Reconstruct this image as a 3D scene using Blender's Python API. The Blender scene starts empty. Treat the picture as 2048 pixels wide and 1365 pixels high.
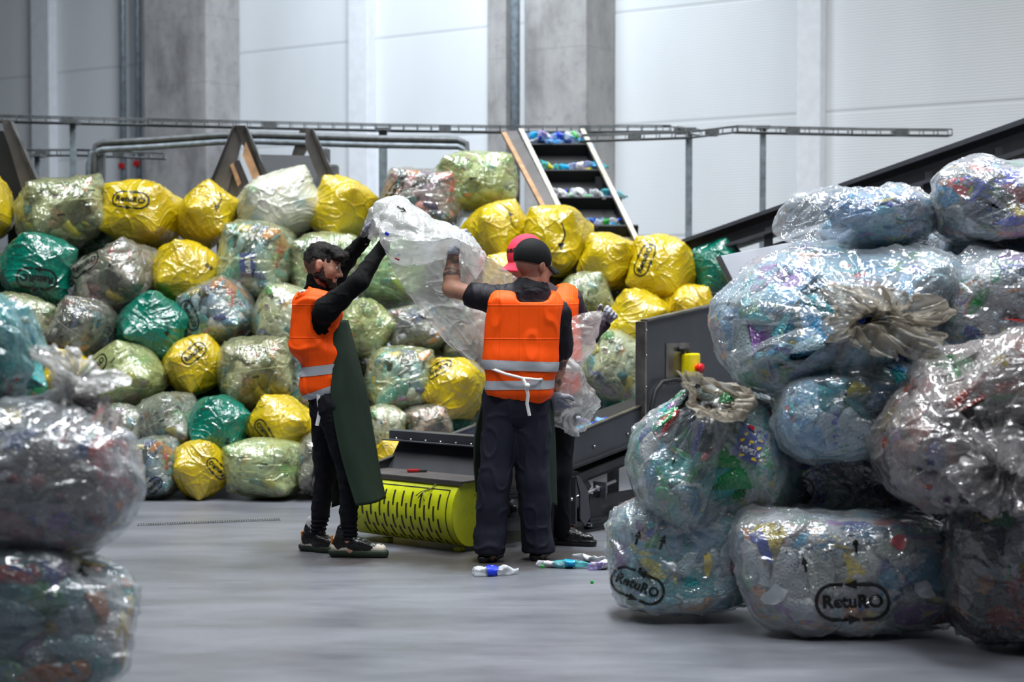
import bpy, bmesh, math, random
import numpy as np
from mathutils import Vector, Matrix, Euler
from mathutils.bvhtree import BVHTree

random.seed(7)
RNG = np.random.default_rng(7)
C = bpy.context.scene.collection
SC = bpy.context.scene
PI = math.pi
R = math.radians

# ------------------------------------------------------------------ camera
FPX = 3413.0
CAM_H = 1.5
PITCH = math.atan(109.5 / FPX)
cd = bpy.data.cameras.new('camera'); cam = bpy.data.objects.new('camera', cd); C.objects.link(cam)
cd.sensor_width = 36.0; cd.lens = 36.0 * FPX / 2048.0
cam.location = (0, 0, CAM_H); cam.rotation_euler = (PI/2 - PITCH, 0, 0)
cd.clip_end = 200
cd.dof.use_dof = True; cd.dof.focus_distance = 9.15; cd.dof.aperture_fstop = 1.9
SC.camera = cam

# ------------------------------------------------------------------ world, lights, exposure
w = bpy.data.worlds.new('hall_air'); SC.world = w; w.use_nodes = True
bg = w.node_tree.nodes['Background']; bg.inputs[0].default_value = (0.72, 0.86, 1.0, 1); bg.inputs[1].default_value = 0.09
def area(name, loc, rot, sx, sy, power, col=(1, 1, 1), spread=180):
    l = bpy.data.lights.new(name, 'AREA'); l.shape = 'RECTANGLE'; l.size = sx; l.size_y = sy; l.energy = power; l.color = col
    l.spread = R(spread)
    o = bpy.data.objects.new(name, l); o.location = loc; o.rotation_euler = rot; C.objects.link(o); return o
# rows of high-bay strips under the roof, running down the hall
for i, x in enumerate((-5.5, 0.2, 5.5)):
    area('high_bay_strip', (x, 9.6, 8.6), (0, 0, 0), 0.8, 6.0, (600, 1080, 700)[i], (0.95, 0.98, 1.0), 120)
area('high_bay_strip', (1.0, 4.4, 8.0), (R(14), 0, 0), 6.0, 0.8, 480, (0.93, 0.97, 1.0), 130)
area('wall_fill', (-1.4, 13.6, 9.2), (R(38), 0, 0), 3.2, 1.4, 720, (0.84, 0.92, 1.0), 100)  # unseen lamps added to set the brightness of each wall bay
area('wall_fill', (4.6, 13.2, 9.2), (R(38), 0, 0), 4.5, 1.4, 130, (0.97, 0.99, 0.96), 110)
area('wall_fill', (-7.5, 14.5, 9.2), (R(38), 0, 0), 2.5, 1.0, 60, (0.93, 0.97, 1.0), 110)
SC.view_settings.view_transform = 'Standard'; SC.view_settings.look = 'None'
SC.view_settings.exposure = -0.85; SC.view_settings.gamma = 1.0; SC.view_settings.use_curve_mapping = False
SC.cycles.transparent_max_bounces = 14
SC.cycles.max_bounces = 7; SC.cycles.diffuse_bounces = 3; SC.cycles.glossy_bounces = 3; SC.cycles.transmission_bounces = 4
SC.cycles.caustics_reflective = False; SC.cycles.caustics_refractive = False
SC.cycles.sample_clamp_indirect = 4.0
SC.cycles.use_denoising = True

def at(px, py, Y):
    dx = (px - 1024) / FPX; dz = (682.5 - py) / FPX
    d = Vector((dx, math.cos(PITCH) + dz * math.sin(PITCH), -math.sin(PITCH) + dz * math.cos(PITCH)))
    return Vector((0, 0, CAM_H)) + d * (Y / d.y)
def atz(px, py, z=0.0):
    dx = (px - 1024) / FPX; dz = (682.5 - py) / FPX
    d = Vector((dx, math.cos(PITCH) + dz * math.sin(PITCH), -math.sin(PITCH) + dz * math.cos(PITCH)))
    return Vector((0, 0, CAM_H)) + d * ((z - CAM_H) / d.z)

# ------------------------------------------------------------------ materials
MAT = {}
def srgb(r, g, b):
    f = lambda c: (c/255/12.92) if c/255 <= 0.04045 else ((c/255+0.055)/1.055)**2.4
    return (f(r), f(g), f(b), 1)
class NT:
    def __init__(s, name):
        m = bpy.data.materials.new(name); m.use_nodes = True; s.m = m; s.t = m.node_tree; s.t.nodes.clear(); MAT[name] = m
        s.out = s.n('ShaderNodeOutputMaterial')
    def n(s, kind, **kw):
        nd = s.t.nodes.new(kind)
        for k, v in kw.items():
            if k.startswith('i_'):
                key = k[2:]; key = int(key) if key.isdigit() else key.replace('_', ' ')
                s.inp(nd, key, v)
            else: setattr(nd, k, v)
        return nd
    def inp(s, nd, key, v):
        if isinstance(v, bpy.types.NodeSocket): s.t.links.new(v, nd.inputs[key])
        else: nd.inputs[key].default_value = v
    def tex(s, kind='Object'):
        return s.n('ShaderNodeTexCoord').outputs[kind]
    def math(s, op, a, b=0.0, clamp=False):
        nd = s.n('ShaderNodeMath', operation=op, use_clamp=clamp); s.inp(nd, 0, a); s.inp(nd, 1, b); return nd.outputs[0]
    def mapping(s, vec, scale=(1, 1, 1), loc=(0, 0, 0), rot=(0, 0, 0)):
        nd = s.n('ShaderNodeMapping'); s.inp(nd, 'Vector', vec); nd.inputs['Scale'].default_value = scale
        nd.inputs['Location'].default_value = loc; nd.inputs['Rotation'].default_value = rot; return nd.outputs[0]
    def noise(s, vec, scale, detail=3, rough=0.5, dist=0.0):
        nd = s.n('ShaderNodeTexNoise'); s.inp(nd, 'Vector', vec); nd.inputs['Scale'].default_value = scale
        nd.inputs['Detail'].default_value = detail; nd.inputs['Roughness'].default_value = rough; nd.inputs['Distortion'].default_value = dist
        return nd.outputs[0]
    def vor(s, vec, scale, feature='F1', out='Distance'):
        nd = s.n('ShaderNodeTexVoronoi', feature=feature); s.inp(nd, 'Vector', vec); nd.inputs['Scale'].default_value = scale
        return nd.outputs[out]
    def ramp(s, fac, stops, interp='LINEAR'):
        nd = s.n('ShaderNodeValToRGB'); s.inp(nd, 0, fac); cr = nd.color_ramp; cr.interpolation = interp
        while len(cr.elements) < len(stops): cr.elements.new(0.5)
        for e, (p, c) in zip(cr.elements, stops):
            e.position = p; e.color = c if len(c) == 4 else (*c, 1)
        return nd.outputs[0]
    def mix(s, fac, a, b, blend='MIX'):
        nd = s.n('ShaderNodeMix', data_type='RGBA', blend_type=blend); s.inp(nd, 0, fac); s.inp(nd, 6, a); s.inp(nd, 7, b); return nd.outputs[2]
    def bump(s, h, strength=0.3, dist=0.01, normal=None):
        nd = s.n('ShaderNodeBump'); s.inp(nd, 'Height', h); nd.inputs['Strength'].default_value = strength; nd.inputs['Distance'].default_value = dist
        if normal is not None: s.inp(nd, 'Normal', normal)
        return nd.outputs[0]
    def bsdf(s, **kw):
        nd = s.n('ShaderNodeBsdfPrincipled')
        for k, v in kw.items(): s.inp(nd, k.replace('_', ' '), v)
        return nd
    def done(s, sock):
        s.t.links.new(sock, s.out.inputs[0]); return s.m
def G(v): return (v, v, v, 1)

def plain(name, col, rough=0.6, metal=0.0, noise_amt=0.12, nscale=12, bump=0.0, bscale=60, spec=0.5, sheen=0.0):
    s = NT(name); tc = s.tex(); n = s.noise(tc, nscale, 4)
    c2 = tuple(max(0, v*(1-noise_amt*2.5)) for v in col[:3]) + (1,)
    c3 = tuple(min(1, v*(1+noise_amt)) for v in col[:3]) + (1,)
    base = s.ramp(n, [(0.3, c2), (0.7, c3)])
    kw = dict(Base_Color=base, Roughness=rough, Metallic=metal)
    b = s.bsdf(**kw); b.inputs['Specular IOR Level'].default_value = spec
    if sheen: b.inputs['Sheen Weight'].default_value = sheen
    if bump: s.inp(b, 'Normal', s.bump(s.noise(tc, bscale, 5, 0.6), bump, 0.01))
    return s.done(b.outputs[0])

# ------------------------------------------------------------------ mesh helpers
def link(name, me, mat=None, parent=None, smooth=False):
    o = bpy.data.objects.new(name, me); C.objects.link(o)
    if mat is not None and len(me.materials) == 0:
        for m in (mat if isinstance(mat, (list, tuple)) else [mat]): me.materials.append(MAT[m] if isinstance(m, str) else m)
    if smooth:
        me.polygons.foreach_set('use_smooth', [True]*len(me.polygons))
    if parent is not None: o.parent = parent
    return o
def tag(o, label=None, cat=None, group=None, kind=None):
    if label: o['label'] = label
    if cat: o['category'] = cat
    if group: o['group'] = group
    if kind: o['kind'] = kind
    return o
def empty(name, loc=(0, 0, 0), rz=0.0, label=None, cat=None, group=None):
    o = bpy.data.objects.new(name, None); o.location = loc; o.rotation_euler = (0, 0, rz); C.objects.link(o); o.empty_display_size = 0.1
    return tag(o, label, cat, group)
def np_mesh(name, V, F, smooth=True):
    me = bpy.data.meshes.new(name); me.from_pydata([tuple(v) for v in np.asarray(V).tolist()], [], [tuple(f) for f in (F.tolist() if hasattr(F, 'tolist') else F)])
    me.update()
    if smooth: me.polygons.foreach_set('use_smooth', [True]*len(me.polygons))
    return me

class MB:
    """collects shapes for ONE mesh"""
    def __init__(s): s.v = []; s.f = []; s.m = []; s.sm = []; s.c = []
    def add(s, V, F, mi=0, smooth=False, M=None, col=None):
        b = len(s.v)
        for p in V:
            p = Vector(p)
            if M is not None: p = M @ p
            s.v.append(p); s.c.append(col or (1, 1, 1))
        for f in F: s.f.append([i+b for i in f]); s.m.append(mi); s.sm.append(smooth)
        return s
    def box(s, c, d, M=None, mi=0, bevel=0.0, col=None):
        x, y, z = d[0]/2, d[1]/2, d[2]/2; T = Matrix.Translation(c)
        M = T if M is None else M @ T
        if bevel <= 0:
            V = [(-x,-y,-z),(x,-y,-z),(x,y,-z),(-x,y,-z),(-x,-y,z),(x,-y,z),(x,y,z),(-x,y,z)]
            return s.add(V, [(0,3,2,1),(4,5,6,7),(0,1,5,4),(1,2,6,5),(2,3,7,6),(3,0,4,7)], mi, False, M, col)
        bm = bmesh.new(); bmesh.ops.create_cube(bm, size=1)
        for v in bm.verts: v.co = Vector((v.co.x*d[0], v.co.y*d[1], v.co.z*d[2]))
        bmesh.ops.bevel(bm, geom=bm.edges[:], offset=min(bevel, min(d)*0.45), segments=2, affect='EDGES', profile=0.6)
        bm.verts.index_update()
        s.add([v.co[:] for v in bm.verts], [[v.index for v in f.verts] for f in bm.faces], mi, False, M, col); bm.free(); return s
    def prism(s, pts, y0, y1, M=None, mi=0):
        """polygon pts (x,z) extruded along y"""
        n = len(pts); V = [(p[0], y0, p[1]) for p in pts] + [(p[0], y1, p[1]) for p in pts]
        F = [list(range(n)), list(range(2*n-1, n-1, -1))] + [[i, i+n, (i+1) % n + n, (i+1) % n] for i in range(n)]
        return s.add(V, F, mi, False, M)
    def tube(s, path, r, n=10, M=None, mi=0, cap=True, smooth=True, col=None):
        P = [Vector(p) for p in path]; rr = r if isinstance(r, (list, tuple)) else [r]*len(P); V = []; F = []; up = None
        for i, p in enumerate(P):
            t = (P[min(i+1, len(P)-1)] - P[max(i-1, 0)]).normalized()
            if up is None:
                a = Vector((0, 0, 1)) if abs(t.z) < 0.9 else Vector((1, 0, 0)); up = (a - t*a.dot(t)).normalized()
            else: up = (up - t*up.dot(t)).normalized()
            sd = t.cross(up)
            for k in range(n):
                a = 2*PI*k/n; V.append(p + (up*math.cos(a) + sd*math.sin(a))*rr[i])
        for i in range(len(P)-1):
            for k in range(n):
                k2 = (k+1) % n; F.append((i*n+k, i*n+k2, (i+1)*n+k2, (i+1)*n+k))
        if cap: F.append(tuple(range(n-1, -1, -1))); F.append(tuple((len(P)-1)*n+k for k in range(n)))
        return s.add(V, F, mi, smooth, M, col)
    def lathe(s, prof, n=16, M=None, mi=0, smooth=True, col=None, sq=None):
        """profile (r,z) round z"""
        V = []; F = []
        for r, z in prof:
            for k in range(n):
                a = 2*PI*k/n; V.append((r*math.cos(a), r*math.sin(a)*(sq or 1), z))
        m = len(prof)
        for i in range(m-1):
            for k in range(n):
                k2 = (k+1) % n; F.append((i*n+k, i*n+k2, (i+1)*n+k2, (i+1)*n+k))
        F.append(tuple(range(n-1, -1, -1))); F.append(tuple((m-1)*n+k for k in range(n)))
        return s.add(V, F, mi, smooth, M, col)
    def build(s, name, mats, parent=None, attr=False, loc=None):
        me = bpy.data.meshes.new(name); V = s.v
        if loc is not None: V = [v - Vector(loc) for v in V]
        me.from_pydata([v[:] for v in V], [], s.f); me.update()
        me.polygons.foreach_set('material_index', s.m); me.polygons.foreach_set('use_smooth', s.sm)
        if attr:
            ca = me.color_attributes.new('tint', 'FLOAT_COLOR', 'POINT')
            ca.data.foreach_set('color', [x for c in s.c for x in (c[0], c[1], c[2], 1)])
        o = link(name, me, mats, parent)
        if loc is not None: o.location = loc
        return o
def rot_to(d):
    """matrix turning +Z to direction d"""
    return Vector(d).to_track_quat('Z', 'Y').to_matrix().to_4x4()
def vnoise(P, scale, seed=0, oct=3):
    """cheap smooth value noise on an Nx3 array, about -1..1"""
    P = np.asarray(P, float)*scale + seed*17.31; out = np.zeros(len(P)); amp = 1.0; tot = 0
    for o in range(oct):
        i = np.floor(P).astype(np.int64); f = P - i; f = f*f*(3-2*f); acc = 0
        for dx in (0, 1):
            for dy in (0, 1):
                for dz in (0, 1):
                    h = ((i[:, 0]+dx)*73856093) ^ ((i[:, 1]+dy)*19349663) ^ ((i[:, 2]+dz)*83492791) ^ (seed*2654435+o*977)
                    h = (h ^ (h >> 13))*1274126177; h = (h ^ (h >> 16)) & 0xffff
                    wgt = (f[:, 0] if dx else 1-f[:, 0])*(f[:, 1] if dy else 1-f[:, 1])*(f[:, 2] if dz else 1-f[:, 2])
                    acc = acc + wgt*(h/32767.5-1)
        out += acc*amp; tot += amp; amp *= 0.5; P = P*2.03
    return out/tot*1.6
# ------------------------------------------------------------------ the hall
def m_floor():
    s = NT('concrete_floor'); tc = s.tex()
    n1 = s.noise(tc, 0.5, 5, 0.6); n2 = s.noise(s.mapping(tc, (0.6, 1.6, 1)), 1.6, 6, 0.65); n3 = s.noise(tc, 30, 4, 0.7)
    c = s.ramp(n1, [(0.3, srgb(88, 90, 97)), (0.7, srgb(106, 108, 115))])
    c = s.mix(0.5, c, s.ramp(n2, [(0.3, srgb(72, 74, 80)), (0.62, srgb(114, 116, 123))]))
    c = s.mix(s.ramp(n3, [(0.5, G(0)), (0.8, G(0.35))]), c, srgb(84, 84, 90))
    # scuffs: thin dark scratches
    sc = s.noise(s.mapping(tc, (0.6, 9, 1)), 2.5, 3, 0.5, 1.2)
    c = s.mix(s.ramp(sc, [(0.66, G(0)), (0.74, G(0.4))]), c, srgb(60, 58, 58))
    # oily dark wear plus painted-in shadow in front of the conveyor
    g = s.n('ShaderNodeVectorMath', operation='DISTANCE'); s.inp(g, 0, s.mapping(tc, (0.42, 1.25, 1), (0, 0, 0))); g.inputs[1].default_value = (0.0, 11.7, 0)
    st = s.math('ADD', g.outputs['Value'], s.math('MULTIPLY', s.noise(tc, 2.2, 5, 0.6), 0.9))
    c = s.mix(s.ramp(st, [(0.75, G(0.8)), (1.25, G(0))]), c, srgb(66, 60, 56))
    rgh = s.ramp(n2, [(0.3, G(0.32)), (0.7, G(0.5))])
    b = s.bsdf(Base_Color=c, Roughness=rgh); s.inp(b, 'Normal', s.bump(n3, 0.05, 0.004))
    return s.done(b.outputs[0])
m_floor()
def m_panel():
    s = NT('wall_panel'); tc = s.tex()
    n = s.noise(s.mapping(tc, (1, 1, 0.4)), 1.0, 3)
    z = s.n('ShaderNodeSeparateXYZ'); s.inp(z, 0, tc)
    c = s.ramp(n, [(0.3, srgb(206, 209, 211)), (0.7, srgb(216, 219, 222))])
    # fine profile lines of the sandwich panel and the joint between panels every 1.1 m
    fr = s.math('FRACT', s.math('MULTIPLY', s.math('ADD', z.outputs[2], 0.25), 1/1.12))
    joint = s.ramp(fr, [(0.0, G(1)), (0.012, G(1)), (0.02, G(0)), (0.985, G(0)), (0.992, G(1))])
    c = s.mix(s.math('MULTIPLY', joint, 0.35), c, srgb(150, 152, 155))
    fine = s.n('ShaderNodeTexWave', wave_type='BANDS', bands_direction='Z'); s.inp(fine, 'Vector', tc); fine.inputs['Scale'].default_value = 12
    b = s.bsdf(Base_Color=c, Roughness=0.45); s.inp(b, 'Normal', s.bump(s.math('SUBTRACT', s.math('MULTIPLY', fine.outputs[1], 0.25), joint), 0.25, 0.01))
    return s.done(b.outputs[0])
m_panel()
def m_conc():
    s = NT('column_concrete'); tc = s.tex()
    n1 = s.noise(s.mapping(tc, (1, 1, 0.5)), 2.2, 6, 0.65); n2 = s.noise(tc, 9, 6, 0.7)
    c = s.ramp(n1, [(0.3, srgb(112, 110, 110)), (0.5, srgb(150, 148, 147)), (0.75, srgb(172, 170, 168))])
    c = s.mix(s.ramp(n2, [(0.52, G(0)), (0.75, G(0.55))]), c, srgb(104, 103, 104))
    z = s.n('ShaderNodeSeparateXYZ'); s.inp(z, 0, tc)
    fr = s.math('FRACT', s.math('MULTIPLY', z.outputs[2], 1.3)); c = s.mix(s.ramp(fr, [(0, G(0.35)), (0.02, G(0))]), c, srgb(90, 88, 86))
    b = s.bsdf(Base_Color=c, Roughness=0.85); s.inp(b, 'Normal', s.bump(n2, 0.25, 0.01)); return s.done(b.outputs[0])
m_conc()
plain('white_steel', srgb(216, 218, 222), 0.4, 0.0, 0.03)
plain('galvanised', srgb(128, 138, 146), 0.45, 0.2, 0.15, 20)
plain('dark_tray', srgb(92, 96, 98), 0.5, 0.2, 0.15, 20)
plain('black_steel', srgb(44, 45, 49), 0.42, 0.35, 0.12, 6, 0.05)
plain('graphite_paint', srgb(62, 64, 70), 0.38, 0.1, 0.08, 5, 0.04)
plain('bare_steel', srgb(130, 126, 120), 0.32, 0.85, 0.2, 9)
plain('primer_steel', srgb(96, 92, 90), 0.5, 0.4, 0.12, 5)
plain('light_panel', srgb(176, 180, 190), 0.4, 0.2, 0.06, 4)
plain('timber', srgb(176, 136, 100), 0.7, 0, 0.15, 14)
plain('rubber', srgb(22, 22, 24), 0.6, 0, 0.1)
plain('red_paint', srgb(170, 26, 30), 0.4)
plain('zinc_bolt', srgb(190, 192, 196), 0.25, 0.9, 0.1)
plain('drain_steel', srgb(150, 152, 156), 0.4, 0.5, 0.2, 60)

def struct(name, mb, mats):
    o = mb.build(name, mats); return tag(o, kind='structure')
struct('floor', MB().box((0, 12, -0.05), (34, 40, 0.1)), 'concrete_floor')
# the panel wall stands a little askew: nearer on its right end
WA = math.atan2(-0.70, 1.0)          # direction of the wall line
W0 = Vector((0, 17.9, 0))
WM = Matrix.Translation(W0) @ Matrix.Rotation(WA, 4, 'Z')
def wx(px, py=200, off=0.0):
    """wall-local x at which a pixel column meets the wall plane shifted off towards the camera"""
    d = at(px, py, 10) - Vector((0, 0, CAM_H)); n = Vector((-math.sin(WA), math.cos(WA), 0)); o = W0 - n*off
    t = (o - Vector((0, 0, CAM_H))).dot(n)/d.dot(n); p = Vector((0, 0, CAM_H)) + d*t
    return (WM.inverted() @ p).x
struct('wall_back', MB().box((0, 0.1, 4.5), (26, 0.2, 9), WM), 'wall_panel')
def wall_post(name, a, b, depth, off, mats, bev=0.0, z1=9):
    x0, x1 = wx(a, 200, off+depth), wx(b, 200, off+depth)
    return struct(name, MB().box(((x0+x1)/2, -off-depth/2, z1/2), (x1-x0, depth, z1), WM, bevel=bev), mats)
wall_post('column_1', 287, 413, 0.55, 0.0, 'column_concrete', 0.02)
wall_post('column_2', 1048, 1172, 0.55, 0.0, 'column_concrete', 0.02)
for i, (a, b) in enumerate(((62, 98), (696, 735), (1592, 1640))):
    wall_post('trim_%d' % (i+1), a, b, 0.14, 0.0, 'white_steel', 0.01)
# darker return beside column 2
wall_post('trim_4', 975, 1012, 0.25, 0.0, 'column_concrete')
# downpipes / conduits in front of the wall
def wall_pipe(px, r, off, label, clip=False):
    x = wx(px, 200, off)
    p = empty('drain_pipe', WM @ Vector((x, -off, 0)), WA, label, 'pipe', 'pipes on the back wall')
    MB().tube([(0, 0, 0), (0, 0, 9)], r, 14).build('pipe_body', 'galvanised', p)
    if clip: MB().box((0, -r-0.005, 2.98), (0.085, 0.035, 0.07), bevel=0.01).build('pipe_clip', 'red_paint', p)['label'] = 'red pipe clip'
    return p
wall_pipe(247, 0.035, 0.15, 'galvanised vertical pipe with a red clip, farther from the first concrete column', True)
wall_pipe(277, 0.035, 0.32, 'galvanised vertical pipe with a red clip, right against the first concrete column', True)
wall_pipe(1030, 0.05, 0.62, 'light grey vertical pipe beside the second concrete column')
# floor drain channel
d = MB(); a = atz(275, 1052); b = atz(560, 1041)
dv = (b-a); L = dv.length; M = Matrix.Translation(a) @ Matrix.Rotation(math.atan2(dv.y, dv.x), 4, 'Z')
d.box((L/2, 0, 0.004), (L, 0.05, 0.008), M)
for i in range(60): d.box((L*(i+0.5)/60, 0, 0.009), (L/60*0.45, 0.03, 0.003), M, 1)
tag(d.build('drain_channel', ['drain_steel', 'rubber'], loc=(a.x, a.y, 0)), 'narrow slotted metal drain channel set in the concrete floor', 'drain')

# ------------------------------------------------------------------ wire-mesh cable trays and hangers
def wire_tray(pts, width, name, label):
    t = empty(name, pts[0], 0, label, 'cable tray', None); o = Vector(pts[0])
    P = [Vector(p)-o for p in pts]; mb = MB(); rl = []
    for i in range(len(P)-1):
        a, b = P[i], P[i+1]; dr = (b-a).normalized(); sd = dr.cross(Vector((0, 0, 1))).normalized()*width/2
        for k in (-1, -0.33, 0.33, 1): mb.tube([a+sd*k, b+sd*k], 0.006, 6)
        for k in (-1, 1): mb.tube([a+sd*k+Vector((0, 0, 0.05)), b+sd*k+Vector((0, 0, 0.05))], 0.006, 6)
        n = int((b-a).length/0.12)
        for j in range(n+1):
            q = a + (b-a)*(j/max(1, n)); rl.append(MB())
            rl[-1].tube([q-sd+Vector((0, 0, 0.05)), q-sd, q+sd, q+sd+Vector((0, 0, 0.05))], 0.005, 5)
        q = (a+b)/2; cl = MB(); cl.box(q+Vector((0, 0, 0.02)), (0.1, width+0.03, 0.05), None); cl.build('tray_clamp', 'dark_tray', t)
    mb.build('side_wires', 'dark_tray', t)
    for r in rl[::max(1, len(rl)//45)]: r.build('rung', 'dark_tray', t)
    return t
YT = 15.0
wire_tray([at(-20, 243, YT), at(300, 251, YT), at(780, 262, YT), at(1000, 265, YT), at(1340, 264, YT), at(1385, 270, YT-0.25)], 0.16, 'cable_tray', 'long thin wire cable tray crossing in front of the two concrete columns')
wire_tray([at(1160, 283, YT-0.7), at(1378, 276, YT-0.6), at(1470, 265, YT-0.5), at(1700, 270, YT-0.4), at(1900, 272, YT-0.4)], 0.14, 'cable_tray', 'wire cable tray running on behind the black inclined conveyor')
wire_tray([at(20, 312, YT+0.3), at(150, 311, YT+0.3), at(330, 318, YT+0.3)], 0.12, 'cable_tray', 'short low wire cable tray close to the first white wall post')
for px, top, w_, lab in ((146, 248, 0.05, 'thin grey stand post under the cable tray near the first white wall post'),
                  (766, 262, 0.07, 'stout grey stand post under the cable tray above the plastic sheet'),
                  (1378, 262, 0.055, 'grey stand post under the cable tray where the two trays meet'),
                  (1526, 258, 0.05, 'thin grey stand post under the cable tray beside the last white wall post'),
                  (75, 314, 0.045, 'short grey stand post under the low cable tray')):
    p = at(px, top, YT-0.15); e = empty('tray_post', (p.x, p.y, 0), 0, lab, 'post', 'cable tray stand posts')
    MB().box((0, 0, p.z/2), (w_, w_, p.z), bevel=0.005).build('post_tube', 'galvanised', e)
    MB().box((0, 0, 0.005), (0.16, 0.16, 0.01)).build('base_plate', 'galvanised', e)
    MB().box((0, 0, p.z+0.01), (w_+0.05, 0.2, 0.025)).build('bracket', 'dark_tray', e)
# thicker cable duct with bends
Yd = 14.4
e = empty('cable_duct', at(180, 300, Yd), 0, 'grey bundled cable duct bending down at both ends above the sacks', 'duct'); o_ = Vector(e.location)
for k, (dy, dz) in enumerate(((0, 0), (0.0, 0.055), (0.09, 0.03))):
    path = [at(178+k*10, 420, Yd), at(178+k*10, 330, Yd), at(184+k*8, 306-k, Yd), at(205, 299, Yd), at(300, 294, Yd), at(440, 284, Yd), at(520, 283, Yd), at(740, 290, Yd), at(915, 293, Yd), at(932, 300, Yd), at(934, 330, Yd), at(934, 420, Yd)]
    MB().tube([p-o_+Vector((0, dy, dz*(1 if 0 < i < 11 else 0))) for i, p in enumerate(path)], 0.028, 8).build('conduit', 'galvanised' if k != 1 else 'dark_tray', e)
p = at(198, 310, Yd); MB().box((p.x-o_.x, 0.05, -o_.z + (p.z)/2), (0.07, 0.07, p.z)).build('support_post', 'dark_tray', e)
# ------------------------------------------------------------------ film materials
def m_film(name, col, opacity, edge=0.35, folded=True, rough=0.13, crinkle=0.55, trans=(1, 1, 1), dirt=0.0, cs=1.0, transl=0.3, gloss=1.25):
    s = NT(name); tc = s.tex()
    # fine crinkles only: the larger creases are in the mesh
    v = s.mapping(tc, (9*cs, 34*cs, 22*cs), (0, 0, 0), (0.5, 0.9, 0.4))
    h = s.noise(v, 1.0, 2.0, 0.6, 0.8)
    nrm = s.bump(h, crinkle, 0.012)
    w = None
    lw = s.n('ShaderNodeLayerWeight'); lw.inputs['Blend'].default_value = 0.45; s.inp(lw, 'Normal', nrm)
    op = s.math('ADD', opacity, s.math('MULTIPLY', lw.outputs['Facing'], edge), True)
    cl = s.n('ShaderNodeRGB'); cl.outputs[0].default_value = (*col[:3], 1)
    colr = cl.outputs[0]
    if folded:
        # gusseted block bottom: welded seam and the two doubled triangles, in the coordinates of the flat bag
        at_ = s.n('ShaderNodeAttribute', attribute_name='rest'); x = s.n('ShaderNodeSeparateXYZ'); s.inp(x, 0, at_.outputs['Vector'])
        ax = s.math('ABSOLUTE', x.outputs[0]); az = s.math('ABSOLUTE', x.outputs[2]); ay = s.math('ABSOLUTE', x.outputs[1])
        onend = s.math('GREATER_THAN', ay, 0.93)
        tri = s.math('MULTIPLY', s.math('LESS_THAN', s.math('SUBTRACT', az, s.math('SUBTRACT', ax, 0.28)), 0.0), onend)
        seam = s.math('MULTIPLY', s.math('LESS_THAN', az, 0.018), onend)
        op = s.math('ADD', op, s.math('MULTIPLY', tri, 0.2*(1-opacity)+0.05), True)
        op = s.math('ADD', op, s.math('MULTIPLY', seam, 0.5), True)
        dark = tuple(c*0.62 for c in col[:3]) + (1,)
        colr = s.mix(s.math('MULTIPLY', seam, 0.45), colr, dark)
        # side gusset creases
        cr = s.math('MULTIPLY', s.math('LESS_THAN', s.math('ABSOLUTE', s.math('SUBTRACT', az, 0.0)), 0.012), s.math('SUBTRACT', 1.0, onend))
        op = s.math('ADD', op, s.math('MULTIPLY', cr, 0.25), True)
    if dirt:
        dn = s.noise(tc, 2.4*cs, 3, 0.7)
        colr = s.mix(s.ramp(dn, [(0.42, G(0)), (0.75, G(dirt))]), colr, srgb(88, 78, 66))
        op = s.math('ADD', op, s.ramp(dn, [(0.45, G(0)), (0.8, G(dirt*0.5))]), True)
    df = s.n('ShaderNodeBsdfDiffuse'); s.inp(df, 'Color', colr); s.inp(df, 'Normal', nrm)
    tl = s.n('ShaderNodeBsdfTranslucent'); s.inp(tl, 'Color', colr); s.inp(tl, 'Normal', nrm)
    m1 = s.n('ShaderNodeMixShader'); m1.inputs[0].default_value = transl; s.inp(m1, 1, df.outputs[0]); s.inp(m1, 2, tl.outputs[0])
    tr = s.n('ShaderNodeBsdfTransparent'); tr.inputs[0].default_value = (*trans, 1)
    m2 = s.n('ShaderNodeMixShader'); s.inp(m2, 0, op); s.inp(m2, 1, tr.outputs[0]); s.inp(m2, 2, m1.outputs[0])
    gl = s.n('ShaderNodeBsdfGlossy'); gl.inputs['Roughness'].default_value = rough; s.inp(gl, 'Normal', nrm); gl.inputs[0].default_value = G(1)
    lf = s.n('ShaderNodeLayerWeight'); lf.inputs['Blend'].default_value = 0.5; s.inp(lf, 'Normal', nrm)
    fres = s.math('ADD', 0.075, s.math('MULTIPLY', s.math('POWER', lf.outputs['Facing'], 4.0), 0.8))
    m3 = s.n('ShaderNodeMixShader'); s.inp(m3, 0, s.math('MULTIPLY', fres, gloss, True)); s.inp(m3, 1, m2.outputs[0]); s.inp(m3, 2, gl.outputs[0])
    return s.done(m3.outputs[0])
m_film('film_yellow', srgb(236, 206, 20), 0.80, 0.25, trans=(1, .85, .1), transl=0.35)
m_film('film_teal', srgb(0, 134, 110), 0.66, 0.3, trans=(.15, .75, .6), transl=0.3)
m_film('film_cream', srgb(212, 216, 160), 0.10, 0.26, trans=(.97, .98, .86))
m_film('film_lime', srgb(212, 220, 150), 0.20, 0.26, trans=(.95, 1, .8))
m_film('film_white', srgb(236, 236, 214), 0.5, 0.3, trans=(1, 1, .96))
m_film('film_grey', srgb(190, 190, 172), 0.09, 0.25, trans=(.94, .94, .9))
m_film('sack_clear', srgb(218, 224, 230), 0.15, 0.30, False, 0.12, 0.75, (.95, .97, .98), 0.0, 0.9)
m_film('sack_grey', srgb(176, 172, 172), 0.30, 0.36, False, 0.14, 0.75, (.9, .9, .9), 0.25, 0.9)
m_film('sack_dark', srgb(120, 124, 130), 0.16, 0.35, False, 0.12, 0.75, (.85, .86, .88), 0.1, 0.9)
m_film('sack_tan', srgb(178, 170, 156), 0.5, 0.3, False, 0.24, 0.3, (.9, .88, .84), 0.35, .8, 0.35, .55)
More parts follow.
